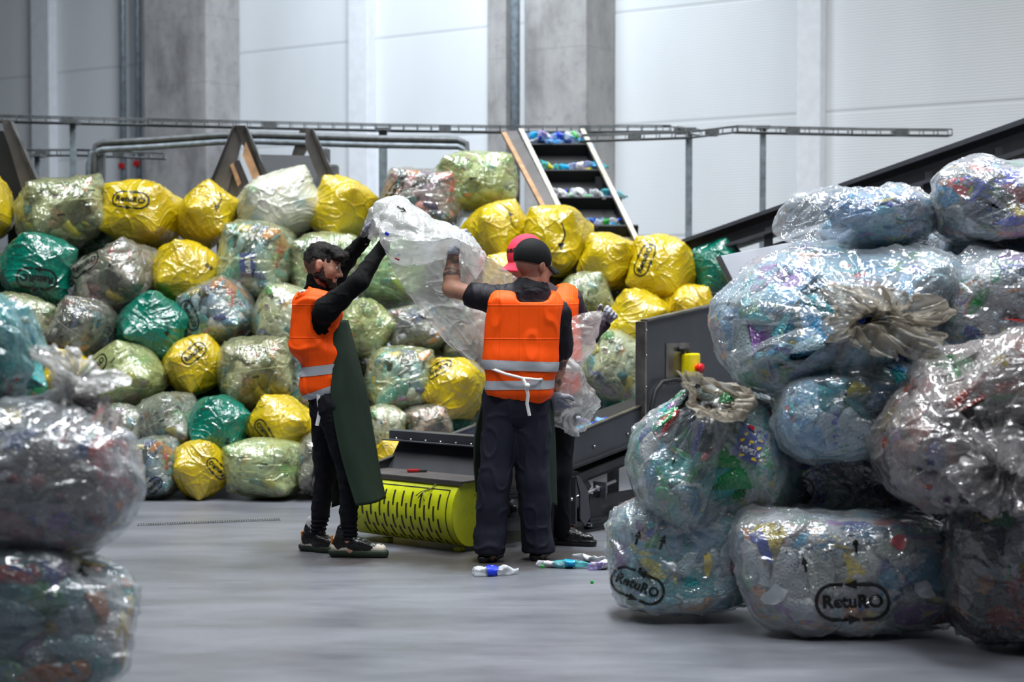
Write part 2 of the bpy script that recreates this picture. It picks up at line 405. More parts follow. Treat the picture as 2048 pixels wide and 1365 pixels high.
m_film('sack_teal', srgb(110, 170, 172), 0.34, 0.4, False, 0.12, 0.7, (.8, .95, .95), 0.0, 0.9)
m_film('sack_white', srgb(222, 222, 220), 0.42, 0.3, False, 0.2, 0.35, (.95, .95, .94), 0.1, .9, 0.4, .8)
plain('black_print', srgb(18, 20, 16), 0.35, 0, 0.02)

def m_contents():
    s = NT('packed_bottles'); a = s.n('ShaderNodeAttribute', attribute_name='tint'); oi = s.n('ShaderNodeObjectInfo')
    tc = s.tex(); n = s.noise(tc, 38, 3, 0.6)
    c = s.mix(s.ramp(n, [(0.45, G(0)), (0.65, G(0.22))]), a.outputs['Color'], G(0.62))
    c = s.mix(1.0, c, oi.outputs['Color'], 'MULTIPLY')
    c = s.mix(1.0, c, G(0.58), 'MULTIPLY')
    b = s.bsdf(Base_Color=c, Roughness=0.16); b.inputs['Coat Weight'].default_value = 0.4
    s.inp(b, 'Normal', s.bump(s.vor(tc, 55, 'DISTANCE_TO_EDGE'), 0.8, 0.012))
    return s.done(b.outputs[0])
m_contents()

# ------------------------------------------------------------------ a small film solver
def grid_edges(F):
    E = set()
    for f in F:
        for i in range(len(f)):
            a, b = f[i], f[(i+1) % len(f)]; E.add((min(a, b), max(a, b)))
    return np.array(sorted(E))
def diag_edges(F): return np.array([(f[0], f[2]) for f in F] + [(f[1], f[3]) for f in F])
def vnormals(X, F):
    d1 = X[F[:, 2]] - X[F[:, 0]]; d2 = X[F[:, 3]] - X[F[:, 1]]; fn = np.cross(d1, d2)*0.5
    n = np.zeros_like(X)
    for k in range(4):
        for c in range(3): n[:, c] += np.bincount(F[:, k], fn[:, c], len(X))/4
    return n
def inflate(X, F, steps=90, iters=6, press=2.2, restE=None, slack=1.0, pin=None, post=None, shear=0.25, comp=0.03, bend=0.03, damp=0.9, grav=0.0, pmask=None):
    X = X.copy(); F = np.asarray(F); E = grid_edges(F.tolist()); D = diag_edges(F)
    R0 = restE if restE is not None else X
    LE = np.linalg.norm(R0[E[:, 0]]-R0[E[:, 1]], axis=1)*slack; LD = np.linalg.norm(R0[D[:, 0]]-R0[D[:, 1]], axis=1)*slack
    A = np.concatenate([E, D]); L0 = np.concatenate([LE, LD]); ST = np.concatenate([np.ones(len(E)), np.full(len(D), shear)])
    CP = np.concatenate([np.full(len(E), comp), np.full(len(D), comp*0.5)])
    deg = np.bincount(A[:, 0], ST, len(X)) + np.bincount(A[:, 1], ST, len(X)) + 1e-9
    dE = (np.bincount(E[:, 0], minlength=len(X)) + np.bincount(E[:, 1], minlength=len(X)))[:, None]
    V = np.zeros_like(X); mean_a = np.linalg.norm(vnormals(X, F), axis=1).mean()
    for st in range(steps):
        n = vnormals(X, F)/mean_a
        acc = press*n
        if pmask is not None: acc = acc*pmask[:, None]
        V = V*damp + acc*0.0004; V[:, 2] -= grav*0.0004
        P = X + V
        for it in range(iters):
            d = P[A[:, 1]] - P[A[:, 0]]; l = np.linalg.norm(d, axis=1) + 1e-9
            s = (l - L0)/l; s = np.where(s > 0, s*ST, s*CP)*0.5
            c = d*s[:, None]
            for k in range(3):
                P[:, k] += (np.bincount(A[:, 0], c[:, k], len(X)) - np.bincount(A[:, 1], c[:, k], len(X)))/deg*1.5
            if pin is not None: pin(P)
        if bend > 0:
            av = np.zeros_like(P)
            for k in range(3): av[:, k] = np.bincount(E[:, 0], P[E[:, 1], k], len(X)) + np.bincount(E[:, 1], P[E[:, 0], k], len(X))
            P += (av/dE - P)*bend
        if post is not None: post(P)
        V = (P - X)*1.0; np.clip(V, -0.03, 0.03, out=V); X = P
    return X

def box_shell(W, D, H, nx, ny, nz):
    """closed box of quads; returns verts, faces and per-face-side index grids"""
    idx = {}; V = []; F = []; sides = {}
    def vid(i, j, k):
        key = (i, j, k)
        if key not in idx:
            idx[key] = len(V); V.append(((i/nx-0.5)*W, (j/ny-0.5)*D, (k/nz-0.5)*H))
        return idx[key]
    def side(name, f, na, nb, flip):
        g = np.array([[f(a, b) for b in range(nb+1)] for a in range(na+1)]); sides[name] = g
        for a in range(na):
            for b in range(nb):
                q = [g[a, b], g[a+1, b], g[a+1, b+1], g[a, b+1]]; F.append(q[::-1] if flip else q)
    side('front', lambda a, b: vid(a, 0, b), nx, nz, False)
    side('back', lambda a, b: vid(a, ny, b), nx, nz, True)
    side('bottom', lambda a, b: vid(a, b, 0), nx, ny, True)
    side('top', lambda a, b: vid(a, b, nz), nx, ny, False)
    side('left', lambda a, b: vid(0, a, b), ny, nz, True)
    side('right', lambda a, b: vid(nx, a, b), ny, nz, False)
    return np.array(V), np.array(F), sides

def crinkle_field(P, seed, k=1.0):
    """creases in a film: thin ridges running along several directions, in metres"""
    out = np.zeros(len(P)); rng = np.random.default_rng(seed)
    Wp = P + 0.09*np.stack([vnoise(P, 3.1, seed+41+i, 1) for i in range(3)], 1)
    for fq, lg, am in ((9, .14, .0105), (8, .2, .009), (19, .16, .0048), (30, .22, .0026)):
        q, _ = np.linalg.qr(rng.normal(size=(3, 3))); Q = (Wp @ q)*np.array([lg, 1, 1])*fq/k
        out += am*k*np.clip(1-np.abs(vnoise(Q, 1.0, seed+int(fq), 1))*3.2, 0, 1)**1.3
    return out
def crinkle_mesh(me, seed, k=1.0, mask=None):
    n = len(me.vertices); P = np.empty(n*3); me.vertices.foreach_get('co', P); P = P.reshape(-1, 3); N = np.empty(n*3); me.vertices.foreach_get('normal', N); N = N.reshape(-1, 3)
    d = crinkle_field(P, seed, k)
    if mask is not None: d = d*mask(P)
    me.vertices.foreach_set('co', (P + N*d[:, None]).ravel()); me.update()
    return me
def subdiv_mesh(name, V, F, rest=None, level=1):
    me = np_mesh(name, V, F)
    if rest is not None:
        at_ = me.attributes.new('rest', 'FLOAT_VECTOR', 'POINT'); at_.data.foreach_set('vector', np.asarray(rest, np.float32).ravel())
    if level == 0: return me
    o = bpy.data.objects.new('tmp', me); C.objects.link(o); md = o.modifiers.new('s', 'SUBSURF'); md.levels = level; md.render_levels = level
    dg = bpy.context.evaluated_depsgraph_get(); me2 = bpy.data.meshes.new_from_object(o.evaluated_get(dg)); me2.name = name
    bpy.data.objects.remove(o); bpy.data.meshes.remove(me)
    me2.polygons.foreach_set('use_smooth', [True]*len(me2.polygons)); return me2

# ------------------------------------------------------------------ crushed bottles, cans and packs that fill a sack
def piece_shapes():
    out = []
    def shp(prof, n, sq, caps=None):
        mb = MB(); mb.lathe(prof, n, None, 0, True, None, sq); V = np.array([v[:] for v in mb.v]); V[:, 2] -= (V[:, 2].max()+V[:, 2].min())/2
        return V, mb.f
    out.append(('bottle', *shp([(0.022, 0), (0.036, 0.006), (0.037, 0.05), (0.031, 0.07), (0.037, 0.10), (0.036, 0.14), (0.028, 0.18), (0.013, 0.215), (0.013, 0.235)], 9, 0.6)))
    out.append(('bottle', *shp([(0.03, 0), (0.048, 0.01), (0.05, 0.08), (0.043, 0.10), (0.05, 0.13), (0.05, 0.2), (0.03, 0.26), (0.014, 0.29), (0.014, 0.31)], 9, 0.55)))
    out.append(('can', *shp([(0.026, 0), (0.033, 0.008), (0.033, 0.06), (0.03, 0.07), (0.033, 0.11), (0.026, 0.118)], 10, 0.85)))
    out.append(('flat', *shp([(0.03, 0), (0.04, 0.01), (0.035, 0.09), (0.042, 0.15), (0.02, 0.18)], 8, 0.25)))
    out.append(('cap', *shp([(0.015, 0), (0.016, 0.004), (0.015, 0.014)], 8, 1)))
    return out
PIECES = piece_shapes()
PAL = {
 'mixed': [(.62,.68,.72),(.70,.74,.74),(.42,.56,.66),(.10,.26,.44),(.55,.60,.52),(.22,.42,.30),(.72,.70,.62),(.35,.33,.30),(.60,.66,.70),(.75,.75,.72)],
 'green': [(.30,.46,.30),(.16,.36,.20),(.52,.60,.46),(.62,.66,.60),(.10,.26,.16),(.66,.70,.62),(.25,.30,.2)],
 'dark': [(.10,.11,.10),(.18,.18,.15),(.08,.10,.14),(.30,.28,.22),(.22,.25,.22),(.42,.42,.38),(.06,.10,.22),(.32,.08,.07)],
 'pale': [(.78,.80,.80),(.70,.76,.80),(.82,.82,.78),(.62,.72,.78),(.74,.76,.72)],
 'cans': [(.52,.50,.46),(.40,.38,.33),(.62,.60,.55),(.30,.10,.08),(.22,.22,.2),(.5,.5,.44),(.16,.22,.14)],
 'blue': [(.36,.62,.80),(.08,.36,.68),(.56,.74,.84),(.04,.48,.54),(.72,.80,.86),(.16,.56,.66),(.62,.72,.80),(.26,.48,.74)],
 'red': [(.62,.12,.10),(.70,.66,.62),(.52,.50,.48),(.66,.20,.14),(.76,.74,.70)],
 'teal': [(.02,.44,.44),(.06,.58,.56),(.30,.64,.68),(.10,.36,.54),(.56,.70,.72),(.02,.46,.14),(.5,.7,.74)],
}
ACC = [(.75,.05,.04),(.02,.06,.5),(.85,.28,.03),(.02,.42,.10),(.9,.7,.03),(.9,.9,.9),(.02,.35,.6),(.4,.15,.55)]
def contents_mesh(name, V, F, n, pal, seed, inset=0.05, size=1.0, acc=0.16, core=True, zmin=None, sel=None, corec=0.25):
    """pieces packed right under the film whose surface is V, F"""
    rng = np.random.default_rng(seed); F = np.asarray(F); nn = vnormals(V, F); nn /= (np.linalg.norm(nn, axis=1)[:, None]+1e-9)
    fa = V[F].mean(1); area_ = np.linalg.norm(np.cross(V[F[:, 2]]-V[F[:, 0]], V[F[:, 3]]-V[F[:, 1]]), axis=1)
    if sel is not None: area_ = area_*sel(fa)
    pick = rng.choice(len(F), n, p=area_/area_.sum())
    VV = []; FF = []; CC = []; base = 0; pal_ = PAL[pal]
    for q in pick:
        r = rng.random(); k = 0 if r < .38 else 1 if r < .55 else 2 if r < .72 else 3 if r < .9 else 4
        if pal == 'cans' and r < .6: k = 2
        if pal == 'pale': k = min(k, 1)
        _, pv, pf = PIECES[k]; nv = nn[F[q, 0]]
        t = rng.normal(size=3); t -= nv*t.dot(nv)*0.9; t /= np.linalg.norm(t); u = np.cross(t, nv); u /= np.linalg.norm(u)+1e-9; nz = np.cross(u, t)
        M = np.stack([u, nz, t], 1)      # local x->u, y->about the normal, z->t
        sc = size*rng.uniform(.85, 1.25)*(1.6 if k == 4 else 1)
        P = pv.copy(); P[:, 0] += 0.012*np.sin(P[:, 2]*40+rng.random()*6)
        P = (P*sc) @ M.T + fa[q] - nv*(inset*(0.5 if k == 4 else rng.uniform(.9, 1.4)))
        ex = ((P - fa[q]) @ nv).max()      # keep every piece behind the film
        if ex > -0.012: P = P - nv*(ex+0.012)
        c = np.array(ACC[rng.integers(len(ACC))] if (rng.random() < acc or k == 4) else pal_[rng.integers(len(pal_))])
        cc = np.tile(c, (len(P), 1))
        if k in (0, 1) and rng.random() < .5:      # paper label round the middle
            zz = pv[:, 2]; band = (zz > -0.05) & (zz < 0.03); cc[band] = ACC[rng.integers(len(ACC))] if rng.random() < .6 else (.85, .85, .85)
        VV.append(P); CC.append(cc); FF += [[i+base for i in f] for f in pf]; base += len(P)
    if core:
        cen = V.mean(0); K = V - nn*inset*1.9; K = cen + (K-cen)*0.93
        VV.append(K); CC.append(np.tile(np.array(pal_[1])*corec, (len(K), 1))); FF += [[i+base for i in f] for f in F.tolist()]
    VV = np.concatenate(VV); CC = np.concatenate(CC)
    # nothing may stick through the film: pieces flatten against it
    tri = BVHTree.FromPolygons(V.tolist(), F.tolist())
    for i, p in enumerate(VV):
        loc, nr, _, dist = tri.find_nearest(Vector(p))
        if loc is None: continue
        out_ = (Vector(p)-loc).dot(nr)
        if out_ > -0.010: VV[i] = np.array(loc - nr*0.011)
    if zmin is not None: VV[:, 2] = np.maximum(VV[:, 2], zmin)
    me = np_mesh(name, VV, FF); ca = me.color_attributes.new('tint', 'FLOAT_COLOR', 'POINT')
    ca.data.foreach_set('color', np.concatenate([CC, np.ones((len(CC), 1))], 1).astype(np.float32).ravel())
    me.materials.append(MAT['packed_bottles']); return me

# ------------------------------------------------------------------ print on the film
def text_mesh(txt, size, bold=0.03, align='CENTER'):
    cu = bpy.data.curves.new('t', 'FONT'); cu.body = txt; cu.size = size; cu.offset = bold*size; cu.align_x = align; cu.align_y = 'CENTER'; cu.resolution_u = 3; cu.space_character = 1.05
    o = bpy.data.objects.new('t', cu); C.objects.link(o); dg = bpy.context.evaluated_depsgraph_get()
    me = bpy.data.meshes.new_from_object(o.evaluated_get(dg)); V = [tuple(v.co) for v in me.vertices]; F = [list(p.vertices) for p in me.polygons]
    bpy.data.objects.remove(o); bpy.data.curves.remove(cu); bpy.data.meshes.remove(me); return V, F
def flat_logo(Wd=0.30, Hd=0.145, arrows=True, txt='RetuRO'):
    """the oval of two arrows round the word, in its own plane"""
    V, F = [], []
    def add(v, f):
        b = len(V); V.extend(v); F.extend([[i+b for i in q] for q in f])
    if txt: tv, tf = text_mesh(txt, Hd*0.50, 0.045); add([(x, y, 0) for x, y, z in tv], tf)
    # stadium ring, broken where the arrow heads sit
    r = Hd/2; s = Wd/2 - r; th = 0.0145; pts = []
    n = 14
    for i in range(n+1): a = PI/2 - PI*i/n; pts.append((s+r*math.cos(a), r*math.sin(a)))
    for i in range(1, 12): pts.append((s-2*s*i/12, -r))
    for i in range(n+1): a = -PI/2 - PI*i/n; pts.append((-s+r*math.cos(a), r*math.sin(a)))
    for i in range(1, 12): pts.append((-s+2*s*i/12, r))
    N = len(pts)
    for i in range(N):
        p, q = Vector(pts[i]), Vector(pts[(i+1) % N])
        mid = (p+q)/2
        if arrows and ((mid.y > r*0.9 and abs(mid.x+0.012) < 0.03) or (mid.y < -r*0.9 and abs(mid.x-0.012) < 0.03)): continue
        d = (q-p).normalized(); nn_ = Vector((-d.y, d.x))*th/2
        add([(*(p+nn_), 0), (*(p-nn_), 0), (*(q-nn_), 0), (*(q+nn_), 0)], [(0, 1, 2, 3)])
    if arrows:
        add([(-0.035, r, 0), (0.02, r+0.02, 0), (0.02, r-0.02, 0)], [(0, 2, 1)]); add([(0.035, -r, 0), (-0.02, -r+0.02, 0), (-0.02, -r-0.02, 0)], [(0, 1, 2)])
    return V, F
def flat_arrow():
    V = []; F = []; n = 10; pts = [(-.11+.17*i/n, .03*math.sin(i/n*3.0)) for i in range(n+1)]
    for i in range(n):
        p, q = pts[i], pts[i+1]; b = len(V); V += [(p[0], p[1]+.006, 0), (p[0], p[1]-.006, 0), (q[0], q[1]-.006, 0), (q[0], q[1]+.006, 0)]; F.append([b, b+1, b+2, b+3])
    b = len(V); V += [(.055, .03, 0), (.055, -.03, 0), (.115, 0.0, 0)]; F.append([b, b+1, b+2]); return V, F
def flat_barcode(w_=0.1, h_=0.05):
    V = []; F = []; x = -w_/2; rr = random.Random(3)
    while x < w_/2:
        t = rr.choice((.002, .003, .005)); b = len(V); V += [(x, -h_/2, 0), (x+t, -h_/2, 0), (x+t, h_/2, 0), (x, h_/2, 0)]; F.append([b, b+1, b+2, b+3]); x += t + rr.choice((.002, .003))
    return V, F
def flat_bar(w_=0.07, h_=0.014): return [(-w_/2, -h_/2, 0), (w_/2, -h_/2, 0), (w_/2, h_/2, 0), (-w_/2, h_/2, 0)], [[0, 1, 2, 3]]
def decal(name, flat, bvh, origin, direc, up, rot=0.0, scale=1.0, off=0.0035, maxe=0.018, mat='black_print'):
    """wrap a flat print onto a film: rays from a plane at origin along direc"""
    V, F = flat; bm = bmesh.new(); vs = [bm.verts.new(v) for v in V]
    for f in F:
        try: bm.faces.new([vs[i] for i in f])
        except Exception: pass
    bmesh.ops.triangulate(bm, faces=bm.faces[:])
    for _ in range(4):
        es = [e for e in bm.edges if e.calc_length()*scale > maxe]
        if not es: break
        bmesh.ops.subdivide_edges(bm, edges=es, cuts=1); bmesh.ops.triangulate(bm, faces=bm.faces[:])
    z = -Vector(direc).normalized(); x = Vector(up).cross(z).normalized(); y = z.cross(x); cr, sr = math.cos(rot), math.sin(rot)
    ok = set(); Pn = []
    bm.verts.index_update()
    for v in bm.verts:
        px, py = v.co.x*scale, v.co.y*scale; a, b = px*cr-py*sr, px*sr+py*cr
        o = Vector(origin) + x*a + y*b; h, nrm, _, _ = bvh.ray_cast(o, -z, 3.0)
        if h is None: Pn.append(o); continue
        if nrm.dot(z) < 0: nrm = -nrm
        if nrm.dot(z) > 0.12: ok.add(v.index)
        Pn.append(h + nrm*off)
    F2 = [[v.index for v in f.verts] for f in bm.faces if all(v.index in ok for v in f.verts)]
    bm.free()
    me = np_mesh(name, Pn, F2); me.materials.append(MAT[mat]); return me
FLAT = {'logo': flat_logo(), 'arrow': flat_arrow(), 'barcode': flat_barcode(), 'bar': flat_bar()}
def bvh_of(me):
    V = np.empty(len(me.vertices)*3); me.vertices.foreach_get('co', V); f = np.empty(len(me.polygons)*4, int); me.polygons.foreach_get('vertices', f)
    return BVHTree.FromPolygons(V.reshape(-1, 3).tolist(), f.reshape(-1, 4).tolist())

# ------------------------------------------------------------------ six block-bottom sacks
BOXES = []
def make_box(k, W, D, H, pal, seed, press, sq):
    V, F, S = box_shell(W, D, H, 22, 26, 20)
    rest = V/np.array([W/2, D/2, H/2])
    X = V + 0.012*np.stack([vnoise(V, 9, seed+i) for i in range(3)], 1)
    rng = np.random.default_rng(seed)
    lump = 1.0 + 1.3*vnoise(V, 6.5, seed+9, 2)
    X = inflate(X, F, 80, 18, press, V, 1.0, comp=0.02, bend=0.008, pmask=np.clip(lump, 0.0, 3))
    X -= X.mean(0)
    # the sack slumps a little under what lies on it
    X[:, 2] *= sq; X[:, 0] += 0.05*X[:, 2]*rng.uniform(-1, 1); X[:, 1] += 0.12*X[:, 2]*rng.uniform(-1, 1)
    me = crinkle_mesh(subdiv_mesh('block_sack', X, F, rest, 2), seed)
    me.materials.append(MAT['film_yellow'])
    cm = contents_mesh('sack_contents', X, F, 130, pal, seed+3, 0.065, 1.6)
    b = bvh_of(me); ext = X.max(0)
    dec = {
     'front': (Vector((0, -1.5, 0)), Vector((0, 1, 0)), Vector((0, 0, 1))),
     'top': (Vector((0, -0.12, 1.5)), Vector((0, 0.45, -1)), Vector((0, 1, 0))),
     'side': (Vector((1.4, -0.55, 0)), Vector((-1, 0.5, 0)), Vector((0, 0, 1))),
    }
    BOXES.append(dict(film=me, contents=cm, bvh=b, dec=dec, cache={}, V=X, ext=ext, lo=X.min(0)))
for k, a in enumerate(((0.60, 0.66, 0.56, 'mixed', 11, .6, .97), (0.66, 0.60, 0.52, 'green', 22, .5, .93), (0.56, 0.72, 0.56, 'dark', 33, .8, .95),
                       (0.64, 0.62, 0.58, 'pale', 44, .7, 1.0), (0.62, 0.66, 0.50, 'cans', 55, .5, .96), (0.60, 0.60, 0.60, 'blue', 66, .6, .97))):
    make_box(k, *a)

def box_sack(k, film, loc, yaw, pitch, roll, size, label, group, prints=(), tint=(1, 1, 1), squash=(1, 1, 1)):
    """k: which sack; prints: (kind, face, dx, dy, rot, scale)"""
    B = BOXES[k]
    o = bpy.data.objects.new('recycling_sack', B['film']); C.objects.link(o)
    o.material_slots[0].link = 'OBJECT'; o.material_slots[0].material = MAT[film]
    # roll about the view axis first, then pitch and yaw
    o.rotation_mode = 'QUATERNION'
    o.rotation_quaternion = (Matrix.Rotation(yaw, 3, 'Z') @ Matrix.Rotation(pitch, 3, 'X') @ Matrix.Rotation(roll, 3, 'Y')).to_quaternion()
    o.location = loc; o.scale = (size*squash[0], size*squash[1], size*squash[2])
    tag(o, label, 'bag', group)
    c = bpy.data.objects.new('contents', B['contents']); C.objects.link(c); c.parent = o; c.color = (*tint, 1); c['kind'] = 'stuff'; c['label'] = 'crushed bottles and cans pressed against the film'
    for pr in prints:
        kind, face, dx, dy, rt, sc = pr
        sc *= 1.15 if kind == 'logo' else 1.0
        key = pr
        if key not in B['cache']:
            og, dr, up = B['dec'][face]; z = -dr.normalized(); x = up.cross(z).normalized(); y = z.cross(x)
            B['cache'][key] = decal('print', FLAT[kind], B['bvh'], og + x*dx + y*dy, dr, up, rt, sc)
        q = bpy.data.objects.new({'logo': 'printed_logo', 'arrow': 'printed_arrow', 'barcode': 'barcode', 'bar': 'printed_mark'}[kind], B['cache'][key]); C.objects.link(q); q.parent = o
    return o
# ------------------------------------------------------------------ the heap of sacks behind the workers
def pile_Y(py): return 11.75 + max(0, 1010-py)/650*2.1
PILE = []
def bag(k, film, box, yaw, pitch, roll, label, prints=(), tint=(1, 1, 1), dY=0.0, sx=1.0, sz=1.0):
    x0, y0, x1, y1 = box; cx, cy = (x0+x1)/2, (y0+y1)/2; Y = pile_Y(y1) + 0.28 + dY
    m = Y/FPX
    B = BOXES[k]; q = Matrix.Rotation(R(yaw), 3, 'Z') @ Matrix.Rotation(R(pitch), 3, 'X') @ Matrix.Rotation(R(roll), 3, 'Y')
    V = B['V']
    # fit width and height of the turned sack to what the photograph shows (two scale factors, kept mild)
    w_t, h_t = (x1-x0)*m*1.07, (y1-y0)*m*1.07
    Vr = V @ np.array(q).T; w0, h0 = np.ptp(Vr[:, 0]), np.ptp(Vr[:, 2])
    s = math.sqrt(w_t/w0*h_t/h0)
    ra = max(.8, min(1.25, (w_t/w0)/(h_t/h0)))**0.5
    r_ = math.radians(roll); cxs, szs = abs(math.cos(r_)), abs(math.sin(r_))
    sqx = ra if cxs > szs else 1/ra; sqz = 1/sqx
    Vr = (V*np.array([s*sqx, s, s*sqz])) @ np.array(q).T
    c = at(cx, cy, Y); mid = (Vr.max(0)+Vr.min(0))/2
    loc = Vector((c.x-mid[0], Y-mid[1], c.z-mid[2]))
    zb = loc.z + Vr[:, 2].min()
    if zb < 0.0: loc.z -= zb
    o = box_sack(k, film, loc, R(yaw), R(pitch), R(roll), s, label, None, prints, tint, (sqx, 1, sqz)); PILE.append(o); return o
L = lambda face='front', dx=0, dy=0, r=0, s=1: ('logo', face, dx, dy, R(r), s)
A = lambda face='front', dx=0, dy=0, r=0, s=1: ('arrow', face, dx, dy, R(r), s)
K = lambda face='front', dx=0, dy=0, r=0, s=1: ('bar', face, dx, dy, R(r), s)
Q = lambda face='front', dx=0, dy=0, r=0, s=1: ('barcode', face, dx, dy, R(r), s)
Y_, T_, CR, LI, WH, GR = 'film_yellow', 'film_teal', 'film_cream', 'film_lime', 'film_white', 'film_grey'
# top row
bag(0, Y_, (-95, 348, 28, 482), 10, 5, -20, 'yellow sack cut off by the photo edge beside the topmost olive clear sack', (Q('front', .2, .12, 10),))
bag(4, CR, (18, 356, 222, 502), 28, -14, -8, 'wide clear sack of dark green bottles on top beside the upright-logo yellow sack', (K('front', -.1, -.1), K('front', .18, .08)), (.9, 1.0, .75))
bag(0, Y_, (212, 366, 360, 492), -14, -12, 3, 'yellow sack with an upright oval arrow logo on top of the heap', (L('front', .04, .07, -4, 1.1),))
bag(2, Y_, (348, 360, 478, 506), 30, -22, 38, 'tilted yellow sack with a bent black arrow, touching the yellow logo sack on top', (A('front', 0, .02, -70, 1.2),))
bag(3, WH, (455, 341, 662, 492), 26, -16, -22, 'large milky white sack with an oval logo lying below the two steel frames', (L('top', 0, 0, 0, 1.2), K('front', .15, .1)), (1.2, 1.2, 1.2), 0, 1.15)
bag(5, Y_, (618, 350, 745, 488), -28, -10, 20, 'yellow sack behind the raised gloved hand of the bearded worker', (L('top', .05, 0, 30, .9),))
bag(5, GR, (765, 344, 930, 462), -10, -10, 4, 'clear sack full of red lettered cans above the lifted plastic sheet', (K('front', 0, .12, 80), L('front', -.22, 0, 60, .7)), (1.5, .55, .5))
bag(1, LI, (865, 309, 1030, 428), 14, -10, -3, 'topmost clear sack of green bottles beside the cleated conveyor', (K('front', -.08, -.02),), (1, 1.05, .9))
# second row
bag(2, T_, (-4, 470, 160, 612), 22, -5, 18, 'teal sack with an upside-down logo under the olive clear sack', (L('front', -.03, -.14, 190, 1.1),))
bag(4, GR, (154, 482, 328, 636), -18, -8, -26, 'clear grey sack with oval logo and red cartons below the yellow logo sack', (L('front', -.12, .16, 2, 1.0), K('front', .16, .02, 10)), (1, .95, .95))
bag(0, Y_, (290, 484, 446, 612), 24, -6, 24, 'plain yellow sack with a barcode at its upper corner', (Q('front', .16, .12, -10), A('top', .1, 0, 10)))
bag(5, CR, (440, 446, 585, 604), -8, -4, 4, 'clear sack with a blue drink label behind the bearded worker', (K('front', .1, -.12, 80),), (1.05, 1.05, 1.05), .0)
bag(1, CR, (574, 470, 726, 606), 12, -8, -6, 'clear sack of green bottles right behind the bearded face', (), (1, 1.1, 1), .15)
bag(2, CR, (-130, 500, 24, 575), 8, -5, 5, 'small cream clear sack at the photo edge under the teal sack')
bag(3, LI, (712, 478, 850, 616), -12, -4, -4, 'clear sack of teal bottles half behind the lifted plastic sheet', (), (.5, .95, .85), .15)
# third row
bag(1, CR, (-40, 590, 118, 704), 14, -6, 10, 'cream clear sack peeking out above the blurred front sack', (K('front', .12, .05, -20),))
bag(2, GR, (104, 588, 236, 736), -20, -8, 32, 'clear sack of dark bottles between the grey logo sack and the cream one', (K('front', .05, -.12, 60),), (.8, .85, .8))
bag(5, T_, (228, 586, 390, 728), 26, -6, 30, 'smooth dark teal sack in the middle of the heap', (A('front', .03, 0, -50, 1.0),), (.5, .6, .5))
bag(5, GR, (362, 556, 512, 700), -16, -6, -24, 'clear sack with a sideways logo below the barcode sack', (L('front', -.17, .02, -80, 1.0), K('front', .02, .2, 70)))
bag(3, CR, (508, 572, 640, 714), 10, -8, 14, 'pale clear sack against the back of the bearded worker', (K('front', .15, -.05, 40),), (1.05, 1.05, 1))
bag(1, LI, (668, 586, 782, 730), 20, -4, 36, 'lime clear sack between the bearded worker and the plastic sheet', (), (1, 1, .8))
bag(2, GR, (776, 612, 905, 706), -14, -8, -8, 'clear sack of dark bottles below the plastic sheet', (L('top', 0, .03, 20, .8),), (1.2, 1.2, 1.3))
# fourth row
bag(0, Y_, (70, 700, 194, 802), 24, -10, 26, 'yellow sack with a slanting logo just above the blurred grey knot', (L('top', 0, .05, 0, 1.0),))
bag(3, LI, (172, 680, 332, 830), -18, -6, -38, 'pale lime sack with a large slanting oval logo', (L('front', -.1, .17, 8, 1.1), K('front', .15, .1, 20)), (.8, .85, .6))
bag(0, Y_, (320, 670, 460, 794), 20, -8, -30, 'yellow sack with an oval logo below the dark teal sack', (L('front', 0, .14, 8, 1.0),))
bag(4, CR, (430, 678, 584, 818), 16, -4, -8, 'clear sack of metal cans with a bright can end showing', (K('front', -.05, -.05),), (.95, .9, .8))
bag(5, GR, (578, 700, 700, 834), -10, -4, 6, 'clear sack of blue bottles behind the orange vest hem of the bearded worker', (), (.8, .9, 1), .1)
bag(5, CR, (734, 698, 874, 824), 12, -4, -4, 'clear sack of blue and orange bottles beside the dark green apron', (K('front', .02, .14, 0),), (1.05, 1.05, 1))
bag(2, Y_, (848, 710, 972, 846), -26, -4, 28, 'yellow sack with a slanting logo next to the plastic sheet and the steel hopper', (L('front', -.16, .16, 50, .9),), (1.3, 1.1, .8))
# fifth row
bag(1, GR, (196, 800, 288, 924), 18, -6, 10, 'narrow clear sack between the blurred front sack and the pale lime sack')
bag(3, GR, (268, 786, 410, 914), -20, -4, -24, 'clear sack of grey bottles crossed by a slanting seam', (K('front', .14, .0, 0), L('top', 0, .0, 0, 1.0)), (.5, .58, .5))
bag(2, T_, (368, 790, 500, 924), 18, -4, 24, 'teal sack with a dark barcode low in the heap', (Q('front', .13, -.12, -70),))
bag(4, Y_, (495, 790, 640, 912), -20, -4, 30, 'dull yellow sack with an inverted logo beside the bearded worker legs', (L('front', .0, -.1, 155, 1.0),), (1, 1, 1))
bag(3, CR, (726, 812, 812, 912), 12, 0, 6, 'small cream clear sack between the dark green apron and the hopper')
bag(4, GR, (795, 810, 905, 890), 24, -4, -12, 'clear sack of brown and orange cans just over the hopper edge', (), (1.2, .8, .6))
bag(0, Y_, (745, 876, 830, 950), 12, 0, 12, 'small yellow sack showing above the steel cover plate')
# ground row
bag(5, GR, (262, 896, 362, 1018), -14, 0, -12, 'clear sack of grey bottles on the floor beside the blurred front sack', (L('front', .1, -.2, 20, .8),))
bag(0, Y_, (332, 900, 464, 1014), 22, 0, -34, 'yellow sack with an oval logo standing on the floor', (L('front', .16, -.06, 100, .95),))
bag(3, LI, (452, 896, 608, 1009), -16, 0, 0, 'square pale green clear sack standing on the floor', (K('front', .15, .1), K('front', -.1, .17)), (.85, .95, .9))
bag(4, GR, (596, 868, 700, 1002), 12, 0, 8, 'dark clear sack of cans on the floor behind the bearded worker legs', (L('front', -.1, -.1, 90, .8),), (.6, .6, .55))
